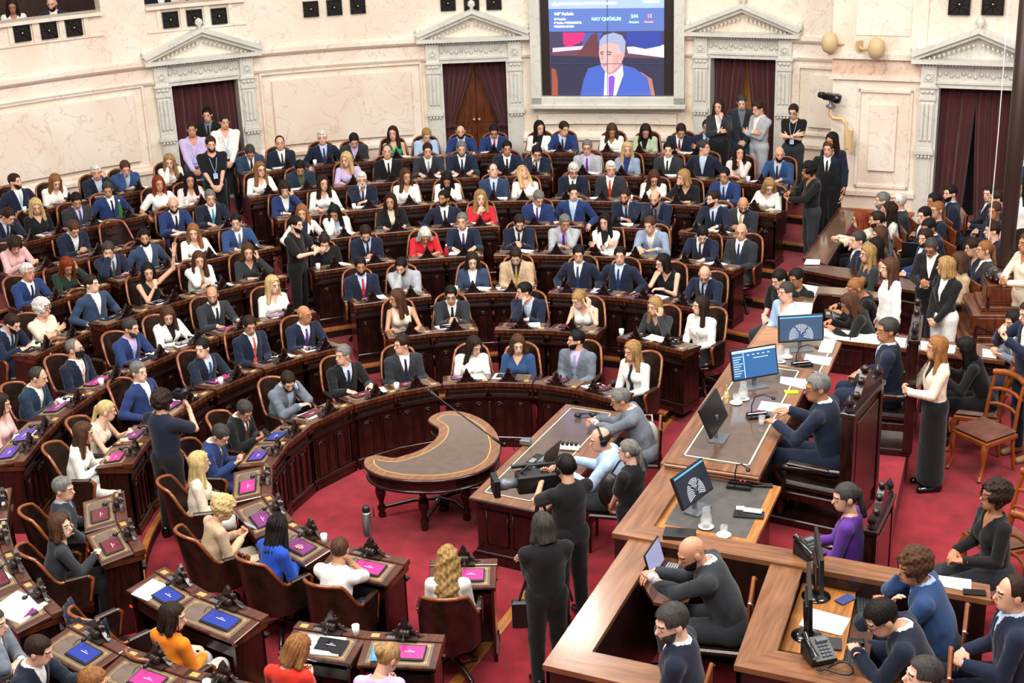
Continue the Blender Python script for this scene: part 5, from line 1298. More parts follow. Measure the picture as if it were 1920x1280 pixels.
m.tube([(-.46+.92*t,-.47,1.36-.14*math.sin(PI*t)) for t in [i/10 for i in range(11)]],.018,6); m.obj('carved_ornament',[WDB],e)
# ---------------------------------------------------------------- high-backed chairs and side chairs
def throne(p,rz,floor,lab,sc=1.,sz=1.):
    e=empty('high_backed_chair',(p.x,p.y,floor),rz,label=lab,cat='armchair'); e.scale=(sc,sc,sz)
    m=MB(); m.box(-.34,.34,.26,.32,.1,1.42,.01); m.box(-.27,.27,.32,.335,.25,1.30,.01); m.box(-.38,-.31,.24,.34,.05,1.45,.01); m.box(.31,.38,.24,.34,.05,1.45,.01); m.box(-.40,.40,.23,.35,1.40,1.46,.01); m.obj('back_panel',[WD],e)
    m=MB(); m.box(-.28,.28,.215,.265,.55,1.36,.02); m.obj('back_leather',[LE],e)
    m=MB(); pts=[(-.36,1.46),(-.30,1.52),(-.2,1.54),(-.12,1.62),(-.06,1.70),(0,1.74),(.06,1.70),(.12,1.62),(.2,1.54),(.30,1.52),(.36,1.46)]
    v=[(x,.26,z) for x,z in pts]+[(x,.32,z) for x,z in pts]; n=len(pts); m.add(v,[tuple(range(n)),tuple(range(2*n-1,n-1,-1))]+[(i,n+i,n+(i+1)%n,(i+1)%n) for i in range(n)])
    for x in (-.36,.36): m.lathe([(0,0),(.035,0),(.04,.03),(.02,.05),(.042,.09),(.03,.14),(.012,.17),(0,.2)],10,(x,.29,1.46))
    for x,z in ((-.2,1.57),(.2,1.57),(0,1.77),(-.1,1.68),(.1,1.68)): m.ball((x,.29,z),.035,8,6)
    m.obj('carved_crest',[WDB],e)
    m=MB(); m.box(-.31,.31,-.28,.26,.40,.50,.03); m.obj('seat',[LE],e)
    m=MB(); m.box(-.34,.34,-.32,.3,.30,.40,.01); m.box(-.36,.36,-.34,.32,.0,.09,.01)
    for x in (-.3,.3): m.lathe([(.0,.09),(.05,.09),(.035,.14),(.05,.2),(.035,.28),(.05,.3)],10,(x,-.27,0))
    m.obj('base',[WD],e)
    for s in (-1,1):
        m=MB(); m.tube([(s*.34,.24,.74),(s*.35,.0,.72),(s*.35,-.2,.70),(s*.35,-.30,.66),(s*.34,-.29,.58),(s*.33,-.24,.5),(s*.33,-.24,.38)],[.03,.035,.035,.04,.035,.03,.03],8); a_=m.obj('armrest',[WD],e)
        m=MB(); m.box(s*.35-.035,s*.35+.035,-.2,.15,.735,.765,.01); m.obj('arm_pad',[LE],a_)
    return e
def side_chair(p,rz,floor,lab):
    e=empty('side_chair',(p.x,p.y,floor),rz,label=lab,cat='chair')
    m=MB(); m.box(-.23,.23,-.22,.22,.44,.50,.03); m.obj('seat',[LEB],e)
    m=MB(); m.box(-.24,.24,-.235,.235,.39,.445,.01); m.obj('seat_frame',[WCH],e)
    for x in (-.2,.2):
        m=MB(); m.tube([(x,-.2,.42),(x*1.1,-.24,.34),(x*1.02,-.22,.2),(x*1.05,-.25,.06),(x*1.1,-.28,.02)],[.035,.04,.022,.018,.028],8); m.obj('leg',[WCH],e)
        m=MB(); m.tube([(x,.26,.02),(x,.215,.3),(x,.215,.45),(x*.97,.26,.75),(x*.95,.33,1.02)],[.018,.022,.022,.02,.018],8); m.obj('leg',[WCH],e)
    m=MB()
    for z,y,h in ((.98,.315,.035),(.80,.275,.022),(.64,.24,.018)): m.tube([(-.21,y,z),(-.1,y+.035,z+.025),(0,y+.045,z+.03),(.1,y+.035,z+.025),(.21,y,z)],h,8)
    m.obj('backrest',[WCH],e); return e
def conf_chair(p,rz,floor,lab,col=None):
    e=empty('press_chair',(p.x,p.y,floor),rz,label=lab,cat='chair',group='chairs in the press boxes')
    m=MB(); m.box(-.22,.22,-.22,.2,.42,.47,.015); m.obj('seat',[LE],e); m=MB(); m.box(-.21,.21,.2,.23,.6,.92,.01); m.obj('backrest',[col or WR],e)
    for x in (-.2,.2):
        m=MB(); m.tube([(x,-.2,.43),(x,-.21,0)],.016,6); m.obj('leg',[WD],e); m=MB(); m.tube([(x,.24,0),(x,.21,.45),(x,.23,.9)],.016,6); m.obj('leg',[WD],e)
    return e
# ------------------------------------------------------------------ everyone else
def pers(x,y,fl,face,sex,hair,top,pose,yaw=None,pit=0,low='black',extra='',desc='',chair=None,skin=None,group=None,fixed=1.0,chlab='',sh=0):
    """face: body direction in degrees, 0 towards the camera side, +90 to the right"""
    f=1 if sex=='f' else 0; tpl(pose,f,'body'); s=_tp[('b',pose,f)]; fl2=fl+sh; hz=fl2+s.head.z*fixed; h=P(x,y,hz)
    r,_,_2=person(h,math.radians(face),sex,hair,top,pose,None if yaw is None else math.radians(yaw),pit,low,skin,extra,fl2,'person in '+desc,group,fixed=fixed)
    if chair: chair(Vector((r.location.x,r.location.y,0)),math.radians(face),fl,chlab or 'chair of the person in '+desc)
    return r
G8='people standing at the left doorway'
pers(360,243,.91,15,'m','s.d','b:lilac','Sfront',10,0,'denim','n','lilac shirt with lanyard standing at the left doorway',sh=0)
pers(420,228,.91,10,'m','s.d','b:white','Sfront',25,5,'dark navy','n','white shirt with lanyard standing at the left doorway',fixed=1.02)
pers(395,270,.91,20,'m','s.d','t:black','Sfront',20,5,'black','bn','black short sleeved shirt with white lanyard in front of the left doorway')
pers(389,215,.91,0,'m','s.k','s:black/grey/black','Sfront',0,5,'=','','black suit half hidden by the curtains of the left doorway',fixed=1.0)
pers(1348,200,.91,-10,'f','L.d','j:charcoal/white','Schin',-25,0,'black','','charcoal blazer standing at the doorway right of the screen')
pers(1391,190,.93,-5,'m','s.h','s:charcoal/grey/-','Sfront',-10,15,'denim','','charcoal jacket and jeans standing between the parted curtains')
pers(1424,203,.93,-60,'m','s.d','s:light grey/white/-','Scross',-60,10,'=','','light grey suit half hidden by the right curtain')
pers(1489,207,.91,-20,'f','T.d','t:black','Scross',-25,15,'charcoal','gn','black top with lanyard, arms crossed against the wall panel')
pers(1554,278,.65,-25,'m','s.b','s:black/white/black','Sdown',-30,5,'=','','black suit standing beside the marble pier')
pers(1562,262,.78,-40,'f','L.k','b:dark navy','Sdown',-50,10,'black','','dark navy top, mostly hidden behind the black suit at the pier')
pers(1520,318,.52,-80,'m','C.k','b:black','Slow',-80,10,'charcoal','','black shirt aiming a long lens camera in the right aisle')
pers(554,420,.26,70,'m','s.k','t:black','Slow',60,5,'black','b','black clothes holding a camera in the middle aisle')
pers(304,752,.0,150,'m','C.d','t:dark navy','Sphoto',150,0,'black','','dark navy shirt photographing between the lower left rows',fixed=1.03)
# press and aides at the upper right (bodies face the hall, to the left)
PR=[(1615,410,'f','B.r','b:cream','reach','cream blouse leaning on the glossy press desk','g'),(1646,412,'m','s.d','b:grey','desk','grey shirt seated behind the cream blouse','b'),(1668,395,'f','W.d','b:white','lap','white top with dark hair near the orange marble plinth',''),(1655,376,'m','s.g','b:light blue','lap','light blue shirt in the back of the press box','b'),(1686,378,'m','s.w','s:charcoal/white/-','lap','charcoal jacket with white hair beside the white pilaster',''),
(1650,440,'f','L.b','b:brown','lap','brown top behind the press desk',''),(1643,462,'f','L.k','v:burgundy','lap','burgundy sleeveless top in the press box',''),(1609,450,'m','s.h','s:dark navy/white/-','lap','dark navy suit at the front of the press box',''),(1628,475,'f','L.l','b:charcoal','lap','shiny charcoal jacket at the front of the press box',''),
(1752,377,'m','s.k','b:black','lap','black shirt in the crowd left of the right curtain',''),(1782,362,'m','s.k','s:navy/pale blue/navy','lap','navy suit against the right red curtain','b'),(1757,393,'f','T.a','b:navy','lap','navy top in front of the right red curtain',''),(1733,404,'m','s.k','s:dark navy/white/-','lap','dark navy jacket beside the white pilaster foot',''),(1744,424,'m','s.k','s:navy/white/-','phone','navy jacket reading papers in the press box',''),(1735,446,'m','s.d','s:blue/white/-','lap','blue jacket leaning over his papers','b'),
(1855,362,'f','T.k','j:dark navy/white','lap','dark navy blazer and white top left of the column',''),(1864,395,'m','s.b','b:navy','lap','navy pullover half hidden by the column',''),(1870,372,'m','s.d','b:navy','lap','navy shirt behind the column edge',''),(1862,432,'m','s.d','b:dark navy','lap','dark navy shirt below the column edge',''),(1830,462,'m','s.d','b:navy','phone','navy shirt looking at a phone near the column',''),(1847,468,'f','T.a','j:charcoal/white','lap','charcoal blazer and white top next to the column ring',''),(1798,490,'f','B.b','b:beige','lap','beige tweed jacket behind the black blazer','')]
for i,(x,y,sx,hr,tp,ps,ds,ex) in enumerate(PR):
    pers(x,y,.55 if x<1700 else .62,-88+((i*37)%23-11),sx,hr,tp,ps,-80+((i*53)%50-20),12 if ps=='phone' else 3,'dark navy' if i%2 else 'black',ex,ds,conf_chair,group=None,chlab='press chair under the person in '+' '.join(ds.split()[:9]),fixed=1.0)
pers(1749,458,ZB,-30,'f','T.h','j:black/white','Schest',-35,25,'black','g','black blazer and white top standing at a laptop by the press desk',fixed=.95)
pers(1776,500,ZB,-60,'f','B.l','j:black/white','Sfront',-120,5,'white','','black blazer and white trousers standing with the back turned',fixed=.95)
pers(1669,502,ZB,-85,'f','L.b','j:white/white','Sdown',-85,3,'white','','white suit standing behind the deputy\'s desk',fixed=.97)
pers(1915,350,ZB,-60,'f','L.k','j:white/white','Sdown',-60,0,'black','','white blazer cut by the right edge beside the column',fixed=1.0)
pers(1925,455,ZB,-70,'f','B.b','b:cream','Schest',-70,0,'cream','','cream suit at the right edge below the white blazer')
pers(1923,283,.62,-60,'m','s.d','s:blue/white/-','Sdown',-60,0,'navy','','blue suit at the right edge in the upper doorway')
pers(1906,600,ZB,-75,'m','s.k','s:grey/white/-','phone',-75,10,'dark navy','b','grey suit holding a phone at the right edge')
pers(1935,585,ZB,-70,'m','s.d','s:navy/white/-','Sphoto',-75,10,'navy','w','navy suit and tan shoes standing at the right edge',fixed=1.05)
pers(1474,548,.55,-60,'m','s.h','b:light blue','lap',-65,0,'charcoal','','light blue shirt seated at the low aide desk',conf_chair,chlab='chair under the light blue shirt at the low aide desk')
pers(1495,520,.52,-50,'m','s.k','t:black','lap',-50,10,'charcoal','','black top crouching behind the light blue shirt',skin='c')
pers(1467,520,.52,-50,'m','s.k','t:black','lap',-60,20,'charcoal','','black cap and clothes hidden behind the light blue shirt')
pers(1612,533,ZB,-100,'f','U.a','b:black','write',-80,20,'black','','black top with tied hair at the aides\' desk',conf_chair,chlab='chair under the tied hair aide')
pers(1602,562,ZB,-104,'f','L.b','b:black','write',-85,22,'denim','','black top and long hair typing at the aides\' desk',conf_chair,chlab='chair under the long haired aide')
pers(1663,619,ZP,-108,'m','s.h','s:navy/white/light blue','lap',-82,0,'=','','navy suit and pale tie sitting upright in the far high chair',lambda p,r,f,l:throne(p,r,f,l,.98,.9),chlab='far carved high-backed chair with the upright navy suit',fixed=1.05)
pers(1536,724,ZP,-121,'m','s.g','s:navy/white/-','desk',-85,5,'=','g','navy suit and glasses at the president\'s desk',lambda p,r,f,l:throne(p,r,f,l,1.16,.88),chlab='nearest large carved high-backed chair at the president\'s desk',fixed=1.1)
pers(1756,652,ZB,-88,'f','L.a','j:cream/black','Schest',-88,0,'black','k','cream blazer and long black skirt standing behind the president',fixed=.98)
pers(1815,650,ZB,-112,'f','L.k','b:black','write',-95,10,'black','','black jacket and long black hair seated at the papers desk',side_chair,chlab='wooden side chair under the person with long black hair')
pers(1590,930,ZB,-116,'f','T.h','b:purple','lap',-85,8,'charcoal','k','purple jacket in the lowest high-backed chair',lambda p,r,f,l:throne(p,r,f,l,.95,.8),chlab='high-backed chair around the purple jacket',sh=.0,fixed=1.05)
pers(1862,930,ZB,-80,'f','C.d','b:black','lap',-85,-5,'charcoal','g','black suit and white glasses on a side chair at right',side_chair,chlab='wooden side chair under the curly haired person',fixed=1.08)
q=P(1850,905,ZB); side_chair(P(1840,880,ZB),math.radians(-60),ZB,'empty wooden side chair with brown seat behind the cream blazer')
side_chair(P(1868,1090,ZB),math.radians(-75),ZB,'wooden side chair below the curly haired person')
# clerks
pers(1308,1022,.93,-104,'m','N','s:charcoal/pale blue/-','reach',-72,18,'=','b','charcoal pinstripe suit at the laptop, glasses on the head',conf_chair,chlab='chair behind the laptop user',fixed=1.1)
pers(1267,1163,.93,-108,'m','s.h','s:dark navy/white/-','lap',-70,12,'=','b','dark navy suit leaning on the bottom rail',conf_chair,chlab='chair behind the person leaning on the bottom rail',fixed=1.13)
pers(1718,1056,.95,-110,'m','C.b','s:mid blue/light blue/-','chinR',-82,5,'navy','','bright navy jacket with chin on the hand in the right booth',conf_chair,chlab='chair of the bright navy jacket',fixed=1.12)
pers(1673,1139,.95,-108,'m','s.k','s:dark navy/white/-','facehand',-82,28,'=','g','dark navy jacket holding the face in one hand at the keyboard',conf_chair,chlab='chair of the person at the keyboard',fixed=1.12)
pers(1896,1112,.95,-100,'m','q.d','s:navy/pale blue/navy','lap',-88,0,'=','','navy suit with thinning hair at the lower right edge',conf_chair,chlab='dark chair at the lower right edge',fixed=1.12)
pers(1722,1268,.95,-105,'m','s.h','s:charcoal/white/-','lap',-88,-8,'=','','charcoal suit whose head rises at the bottom edge',fixed=1.1)
# the passage and the stenographers' table
pers(1169,745,0,-98,'m','s.g','s:grey/white/-','reach',-85,10,'=','g','grey suit leaning on the stenographers\' table',conf_chair,chlab='red wood chair at the stenographers\' table, upper one',fixed=1.05)
pers(1131,820,0,-104,'m','p.h','s:light blue/white/-','desk',-80,10,'charcoal','H','light blue jacket and headphones at the stenographers\' table',conf_chair,chlab='red wood chair at the stenographers\' table, lower one',fixed=1.08)
pers(1180,845,0,-125,'m','T.g','t:black','Sfront',-110,3,'black','','black shirt and grey ponytail standing by the dais',fixed=.98)
pers(1062,877,0,-150,'m','s.k','t:black','Sphoto',-150,5,'black','H','black shirt and headphones operating a television camera',fixed=1.04)
pers(1020,987,0,-165,'m','B.h','j:black/black','Scross',-155,8,'black','','black jacket seen from behind with a shoulder bag in the passage',fixed=1.03)
# galleries
pers(22,9,GF,20,'f','L.d','b:white','lap',20,20,'black','','white blouse in the upper left gallery',fixed=1.)
pers(98,6,GF,10,'m','N','s:navy/white/blue','lap',0,10,'=','b','navy suit in the upper left gallery',fixed=1.)
pers(300,-20,GF,10,'m','s.d','s:dark navy/white/-','lap',0,10,'=','','dark navy suit cut by the top edge in the second gallery')
pers(338,-22,GF,10,'f','L.b','b:pale pink','lap',0,10,'pale pink','','pale pink outfit cut by the top edge in the second gallery')
pers(366,-24,GF,10,'f','L.b','b:white','lap',0,10,'white','','white outfit cut by the top edge in the second gallery')
pers(-14,1168,.26,70,'m','s.h','s:grey/white/-','chinR',80,0,'=','','grey sleeve reaching in at the lower left edge')
pers(62,1217,.26,75,'m','s.d','s:dark navy/white/-','desk',85,15,'=','','dark navy suit at the bottom left corner')
pers(168,1278,.26,85,'f','B.a','b:navy','desk',90,10,'black','','navy top whose brown hair shows at the bottom left edge')
# ------------------------------------------------------------------ things on desks and in hands
def thing(name,cat,lab,p,rz=0,group=None): return empty(name,p,rz,label=lab,cat=cat,group=group)
def sheet(px,z,lab,name='paper',th=.004,m_=None,group=None):
    q=[P(x,y,z) for x,y in px]; c=sum(q,Vector())/len(q); m=MB(); m.M=Matrix.Translation(-c); m.prism([tuple(p.xy) for p in q],c.z,c.z+th); o=m.obj(name,[m_ or WHT],label=lab,cat='paper',group=group); o.location=c; return o
zd=ZD+.004
sheet([(1428,752),(1484,759),(1477,776),(1420,768)],zd,'white sheet on the president\'s desk beside the microphone')
sheet([(1464,706),(1516,712),(1510,730),(1462,718)],zd,'white sheet next to the yellow marker on the president\'s desk')
sheet([(1511,664),(1561,671),(1554,686),(1506,677)],zd-.02,'white sheet with a pen on the deputy\'s desk')
sheet([(1543,637),(1568,640),(1560,662),(1534,660)],zd-.02,'thin stack of papers on the deputy\'s desk',th=.02,name='paper_stack')
sheet([(1502,536),(1534,541),(1528,556),(1494,552)],1.505,'white open binder on the low aide desk',th=.03,name='binder')
sheet([(1479,573),(1524,577),(1519,602),(1462,598)],1.505,'tall pile of white papers beside the light blue shirt',th=.06,name='paper_stack')
sheet([(1512,488),(1538,489),(1537,496),(1508,496)],1.41,'white cards on the end of the press desk',th=.02)
for i,px in enumerate(([(1545,617),(1600,622),(1594,640),(1545,634)],[(1598,622),(1646,628),(1640,645),(1592,640)],[(1646,629),(1700,636),(1696,652),(1640,645)],[(1702,638),(1754,643),(1752,659),(1698,652)],[(1758,645),(1806,651),(1804,665),(1754,659)],[(1842,655),(1868,659),(1868,672),(1842,669)])): sheet(px,1.525,'white paper %s of the row on the papers desk'%['furthest left','second from left','third from left','behind the high chair','in front of the black jacket','at the right end'][i],th=.012)
sheet([(1744,1077),(1821,1087),(1821,1110),(1752,1096)],ZR+.008,'white sheet on the long rail at right')
sheet([(1519,1140),(1595,1160),(1578,1192),(1498,1172)],1.665,'white sheet between the two clerk monitors')
sheet([(583,1150),(665,1165),(642,1197),(566,1178)],1.03,'blank white folder on a desk in the second row',name='folder',th=.01) if False else None
# water glasses and jugs
GL=mat('clear_glass','#e8eef0',.05,spec=.8); WAT=mat('water','#dde6ea',.05,spec=.8)
for m_,a_ in ((GL,.16),(WAT,.28)): m_.node_tree.nodes['Principled BSDF'].inputs['Alpha'].default_value=a_; POR=mat('white_porcelain','#ece9e2',.2)
def glass(x,y,z,lab,saucer=True,h=.095):
    p=P(x,y,z); e=thing('water_glass','glass',lab,p)
    m=MB(); m.lathe([(.0,.004),(.028,.004),(.034,h),(.031,h),(.026,.012),(0,.012)],16); m.obj('tumbler',[GL],e)
    m=MB(); m.lathe([(0,.013),(.026,.013),(.029,h*.5),(0,h*.5)],14); m.obj('water',[WAT],e)
    if saucer: m=MB(); m.lathe([(0,-.0),(.04,0),(.065,.01),(.062,.014),(.035,.005),(0,.005)],18); m.obj('saucer',[POR],e)
def jug(x,y,z,lab):
    p=P(x,y,z); e=thing('water_jug','jug',lab,p); m=MB(); m.lathe([(.0,.004),(.045,.004),(.052,.03),(.05,.09),(.032,.15),(.036,.18),(.033,.18),(.029,.15),(.046,.09),(.047,.03),(0,.012)],18); m.obj('carafe',[GL],e)
    m=MB(); m.lathe([(0,.013),(.044,.02),(.045,.07),(0,.075)],16); m.obj('water',[WAT],e); m=MB(); m.lathe([(0,-.0),(.04,0),(.07,.01),(.035,.004),(0,.004)],18); m.obj('saucer',[POR],e)
glass(1380,756,zd,'water glass on a white saucer beside the bell'); jug(1393,748,zd,'water jug behind the glass next to the tilted blue monitor'); glass(1428,796,zd,'water glass without saucer at the desk microphone',False)
glass(1475,670,zd-.02,'water glass on a saucer behind the jug on the deputy\'s desk'); jug(1462,678,zd-.02,'water jug below the seat map monitor')
jug(1324,988,1.765,'tall water jug on the secretary\'s grey leather'); glass(1357,1004,1.765,'water glass on a white saucer at the secretary\'s desk edge')
e=thing('hand_bell','bell','small brass hand bell on the president\'s desk',P(1362,744,zd)); m=MB(); m.lathe([(.04,0),(.036,.015),(.026,.03),(.022,.055),(.008,.065),(0,.066)],16); m.obj('bell',[BRASS],e); m=MB(); m.lathe([(.0,.065),(.008,.07),(.012,.09),(.006,.11),(.012,.125),(0,.14)],10); m.obj('handle',[BRASS],e)
sheet([(1470,733),(1496,734),(1497,738),(1472,738)],zd,'yellow highlighter lying by the president\'s sheet',name='highlighter',th=.014,m_=mat('highlighter','#cfe82a',.4))['category']='marker'
# monitors
def monitor(tl,tr,bl,br,lab,kind,zb,foot=(0,0)):
    """corners of the screen in the photo; built as a real tilted panel standing on the desk at height zb"""
    # bottom edge 0.12 above the desk, panel plane found from the bottom edge and a slight backward tilt
    A=P(bl[0],bl[1],zb+.13); B=P(br[0],br[1],zb+.13); 
    w=(B-A).length; d=(B-A).normalized(); 
    k=P(tl[0],tl[1],zb+.13+w*.54); k2=P(tr[0],tr[1],zb+.13+w*.54)
    return A,B,k,k2,w
def panel_mon(center,wid,ang,tilt,lab,kind,zb,hgt=None,roundfoot=False,lift=.12):
    """center: photo position of the foot"""
    p=P(center[0],center[1],zb); e=thing('monitor','monitor',lab,p,math.radians(ang)); h=hgt or wid*.6
    m=MB(); 
    if roundfoot: m.lathe([(0,0),(.115,0),(.115,.008),(.06,.02),(0,.022)],24); m.tube([(0,0,.01),(0,.02,lift+h*.45)],.018,8)
    else: m.prism([(-.12,-.09),(.12,-.09),(.12,.05),(0,.11),(-.12,.05)],0,.012); m.box(-.018,.018,.0,.03,0,lift+h*.4)
    m.obj('stand',[BLKG if roundfoot else GREY],e)
    Mt=Matrix.Translation((0,-.02,lift))@Matrix.Rotation(math.radians(-tilt),4,'X')
    m=MB(); m.M=Mt; m.box(-wid/2,wid/2,-.012,.018,0,h,.004); m.box(-wid*.28,wid*.28,.018,.035,h*.2,h*.6,.006); b=m.obj('housing',[BLK],e)
    sc=MB(); sc.M=Mt; sc.box(-wid/2+.012,wid/2-.012,-.0135,-.0125,.018,h-.012); s_=sc.obj('display',[mat('display_'+kind,{'map':'#33455f','list':'#27507e','dark':'#151a26','off':'#101014'}[kind],.2,emit={'map':.7,'list':.8,'dark':.8,'off':0}[kind])],e)
    if kind in('map','dark'):
        m=MB(); m.M=Mt
        for r in range(7):
            n=6+r*4
            for i in range(n+1):
                t=PI*(-.08+1.16*i/n); rr=wid*(.07+.031*r)
                if i in (n//3,2*n//3): continue
                m.box(rr*math.cos(t)-.0036,rr*math.cos(t)+.0036,-.015,-.014,h*.22+rr*math.sin(t)-.0036,h*.22+rr*math.sin(t)+.0036)
        m.obj('seat_map',[emi('map','#dfe6f0',.9)],s_)
        m=MB(); m.M=Mt; m.box(-wid/2+.012,wid/2-.012,-.0145,-.0138,h*.9,h-.013); m.obj('title_bar',[emi('bar','#4f8fb4' if kind=='map' else '#1c3a52',.8)],s_)
    if kind=='list':
        m=MB(); m.M=Mt; m.box(-wid/2+.012,wid/2-.012,-.0145,-.0138,h*.88,h-.013); m.box(-wid*.24,-wid*.225,-.0145,-.0138,.02,h*.86); m.obj('title_bar',[emi('bar2','#9cc6e6',.9)],s_)
        m=MB(); m.M=Mt
        for i in range(9): m.box(-wid*.46,-wid*(.34-.04*(i%3)),-.0146,-.0139,h*(.15+.075*i),h*(.165+.075*i))
        for i in range(5): m.box(-wid*.15+i*wid*.11,-wid*.10+i*wid*.11,-.0146,-.0139,h*.77,h*.79)
        m.box(-wid*.02,wid*.3,-.0146,-.0139,h*.66,h*.675); m.obj('menu_lines',[emi('menu','#d8e8f4',.9)],s_)
    return e
def ang_to_cam(x,y,extra=0):
    return math.degrees(math.atan2(x,-y))
panel_mon((1500,655),.50,4,8,'upright monitor showing a white hemicycle seat map on blue','map',ZD-.02,.30,lift=.10)
panel_mon((1415,724),.52,18,16,'tilted monitor with a blue list, beside the jug','list',ZD,.32,lift=.10)
panel_mon((1345,822),.56,66,24,'black monitor turned edge-on at the near end of the president\'s desk','off',ZD,.30,lift=.12)
panel_mon((1305,955),.50,52,24,'dark monitor with hemicycle map tilted on the secretary\'s desk','dark',1.765,.30,lift=.10)
panel_mon((1530,1118),.54,83,2,'upper black monitor seen edge-on in the right clerk booth','off',1.66,.32,roundfoot=True,lift=.16)
panel_mon((1512,1192),.54,80,2,'lower black monitor seen edge-on in the right clerk booth','off',1.66,.32,roundfoot=True,lift=.16)
# desk microphones on black bases
def deskmic(x,y,z,rz,lab):
    e=thing('desk_microphone','microphone',lab,P(x,y,z),math.radians(rz)); m=MB(); m.prism([(-.11,-.06),(.11,-.06),(.11,.03),(.05,.08),(-.05,.08),(-.11,.03)],0,.03); m.box(-.1,.1,.0,.06,.03,.045,.01); m.obj('base',[BLKG],e)
    m=MB(); m.tube([(-.05,.03,.04),(-.05,.03,.12),(-.03,-.0,.22),(.03,-.08,.27),(.09,-.14,.26)],.006,6); m.ball((.1,-.155,.257),(.022,.03,.018),8,6); m.obj('gooseneck',[BLK],e)
    m=MB(); m.ball((.0,.03,.05),(.014,.014,.008),8,5); m.ball((.04,.03,.05),(.014,.014,.008),8,5); m.obj('button',[mat('red_button','#a01828',.4)],e)
deskmic(1420,782,ZD,10,'black desk microphone with red buttons before the president'); deskmic(1503,686,ZD-.02,10,'black desk microphone on the deputy\'s desk'); deskmic(1387,913,1.765,-20,'round black desk microphone behind the secretary\'s monitor')
def boxy(name,cat,lab,x,y,z,rz,dx,dy,dz,m_,b=.003):
    m=MB(); m.box(-dx/2,dx/2,-dy/2,dy/2,0,dz,min(b,dz*.4)); o=m.obj(name,[m_],label=lab,cat=cat); o.location=P(x,y,z); o.rotation_euler=(0,0,math.radians(rz)); return o
boxy('remote_control','remote','black remote control at the corner of the secretary\'s desk',1428,911,1.765,-12,.2,.06,.02,BLK)
boxy('tablet','tablet','black tablet under a pale phone on the secretary\'s desk',1404,965,1.765,-14,.26,.13,.012,BLKG); boxy('phone','phone','pale lilac phone on the black tablet',1412,958,1.78,-20,.16,.075,.012,mat('pale_phone','#b9bbd6',.3)); boxy('card','card','small white card beside the pale phone',1388,953,1.77,-10,.07,.07,.008,WHT)
boxy('router','router','black network box with antenna on the rail beside the bald head',1274,1006,ZR,-14,.26,.16,.045,BLK)
boxy('phone','phone','blue phone in the right clerk booth',1585,1124,1.665,35,.16,.09,.01,mat('blue_phone','#3b4a86',.4)); boxy('notebook','notebook','small dark notebook beside the desk telephone',1564,1208,1.665,-12,.11,.16,.015,mat('dark_notebook','#34343a',.6)); boxy('phone','phone','black phone at the right end of the long rail',1827,1111,ZR+.01,-12,.17,.08,.012,BLKG)
def keyboard(x,y,z,rz,lab):
    e=thing('keyboard','keyboard',lab,P(x,y,z),math.radians(rz)); m=MB(); m.box(-.22,.22,-.07,.07,0,.02,.004); m.obj('case',[BLK],e); m=MB()
    for i in range(17):
        for j in range(5): m.box(-.21+i*.025,-.21+i*.025+.02,-.06+j*.024,-.06+j*.024+.019,.02,.026)
    m.obj('keys',[mat('key_grey','#2d2f33',.5)],e)
keyboard(1622,1140,1.605,-102,'upper black keyboard on the tray in the right booth'); keyboard(1598,1232,1.605,-102,'lower black keyboard on the tray at the bottom right')
boxy('computer_mouse','mouse','black mouse beside the lower keyboard',1608,1205,1.605,80,.06,.10,.03,BLK,.01)
def laptop(x,y,z,rz,lab,scr,w=.36,d=.25,op=105):
    e=thing('laptop','laptop',lab,P(x,y,z),math.radians(rz)); m=MB(); m.box(-w/2,w/2,-d/2,d/2,0,.02,.004); m.obj('base',[BLK],e)
    m=MB()
    for i in range(14):
        for j in range(5): m.box(-w*.44+i*w*.063,-w*.44+i*w*.063+w*.05,-.01+j*.021,.005+j*.021,.02,.024)
    m.box(-.05,.05,-d*.42,-d*.18,.02,.0215); m.obj('keys',[mat('key_light','#85898f',.5)],e)
    Mt=Matrix.Translation((0,d/2,.02))@Matrix.Rotation(math.radians(90-op),4,'X'); Mt=Matrix.Translation((0,d/2,.02))@Matrix.Rotation(math.radians(-(op-90)),4,'X'); m=MB(); m.M=Mt; m.box(-w/2,w/2,0,.012,0,d*.92,.003); l=m.obj('lid',[BLK],e)
    m=MB(); m.M=Mt; m.box(-w/2+.012,w/2-.012,-.0015,-.0005,.014,d*.92-.012); s_=m.obj('display',[scr],l); return e
laptop(1262,1078,1.68,66,'open laptop with seat map before the charcoal pinstripe suit',mat('laptop_lilac','#8d8fb4',.3,emit=.55))
laptop(1010,868,.785,-120,'open laptop on the stenographers\' table with dark screen',mat('laptop_dark','#27302f',.15,coat=.6))
laptop(1562,590,1.53,-100,'dark laptop with orange cover used by the aides',SCR['off'],.3,.2); laptop(1716,478,1.44,150,'dark laptop on the press desk before the standing black blazer',SCR['off'],.32,.22,100)
# desk telephones
def telephone(x,y,z,rz,lab):
    e=thing('desk_telephone','telephone',lab,P(x,y,z),math.radians(rz)); m=MB(); v=[(-.1,-.09,0),(.1,-.09,0),(.1,.09,0),(-.1,.09,0),(-.1,-.09,.03),(.1,-.09,.03),(.1,.09,.12),(-.1,.09,.12)]; m.add(v,[(3,2,1,0),(4,5,6,7),(0,1,5,4),(1,2,6,5),(2,3,7,6),(3,0,4,7)]); m.obj('base',[BLK],e)
    m=MB(); m.tube([(-.07,-.10,.07),(-.07,-.06,.09),(-.07,.05,.13),(-.07,.10,.15)],[.03,.018,.018,.03],8); m.obj('handset',[BLKG],e)
    m=MB()
    for i in range(3):
        for j in range(4): m.box(0+i*.028,.02+i*.028,-.07+j*.025,-.052+j*.025,.045+j*.0125,.052+j*.0125)
    m.box(0,.08,.03,.075,.095,.115); m.obj('keys',[GREY],e)
    return e
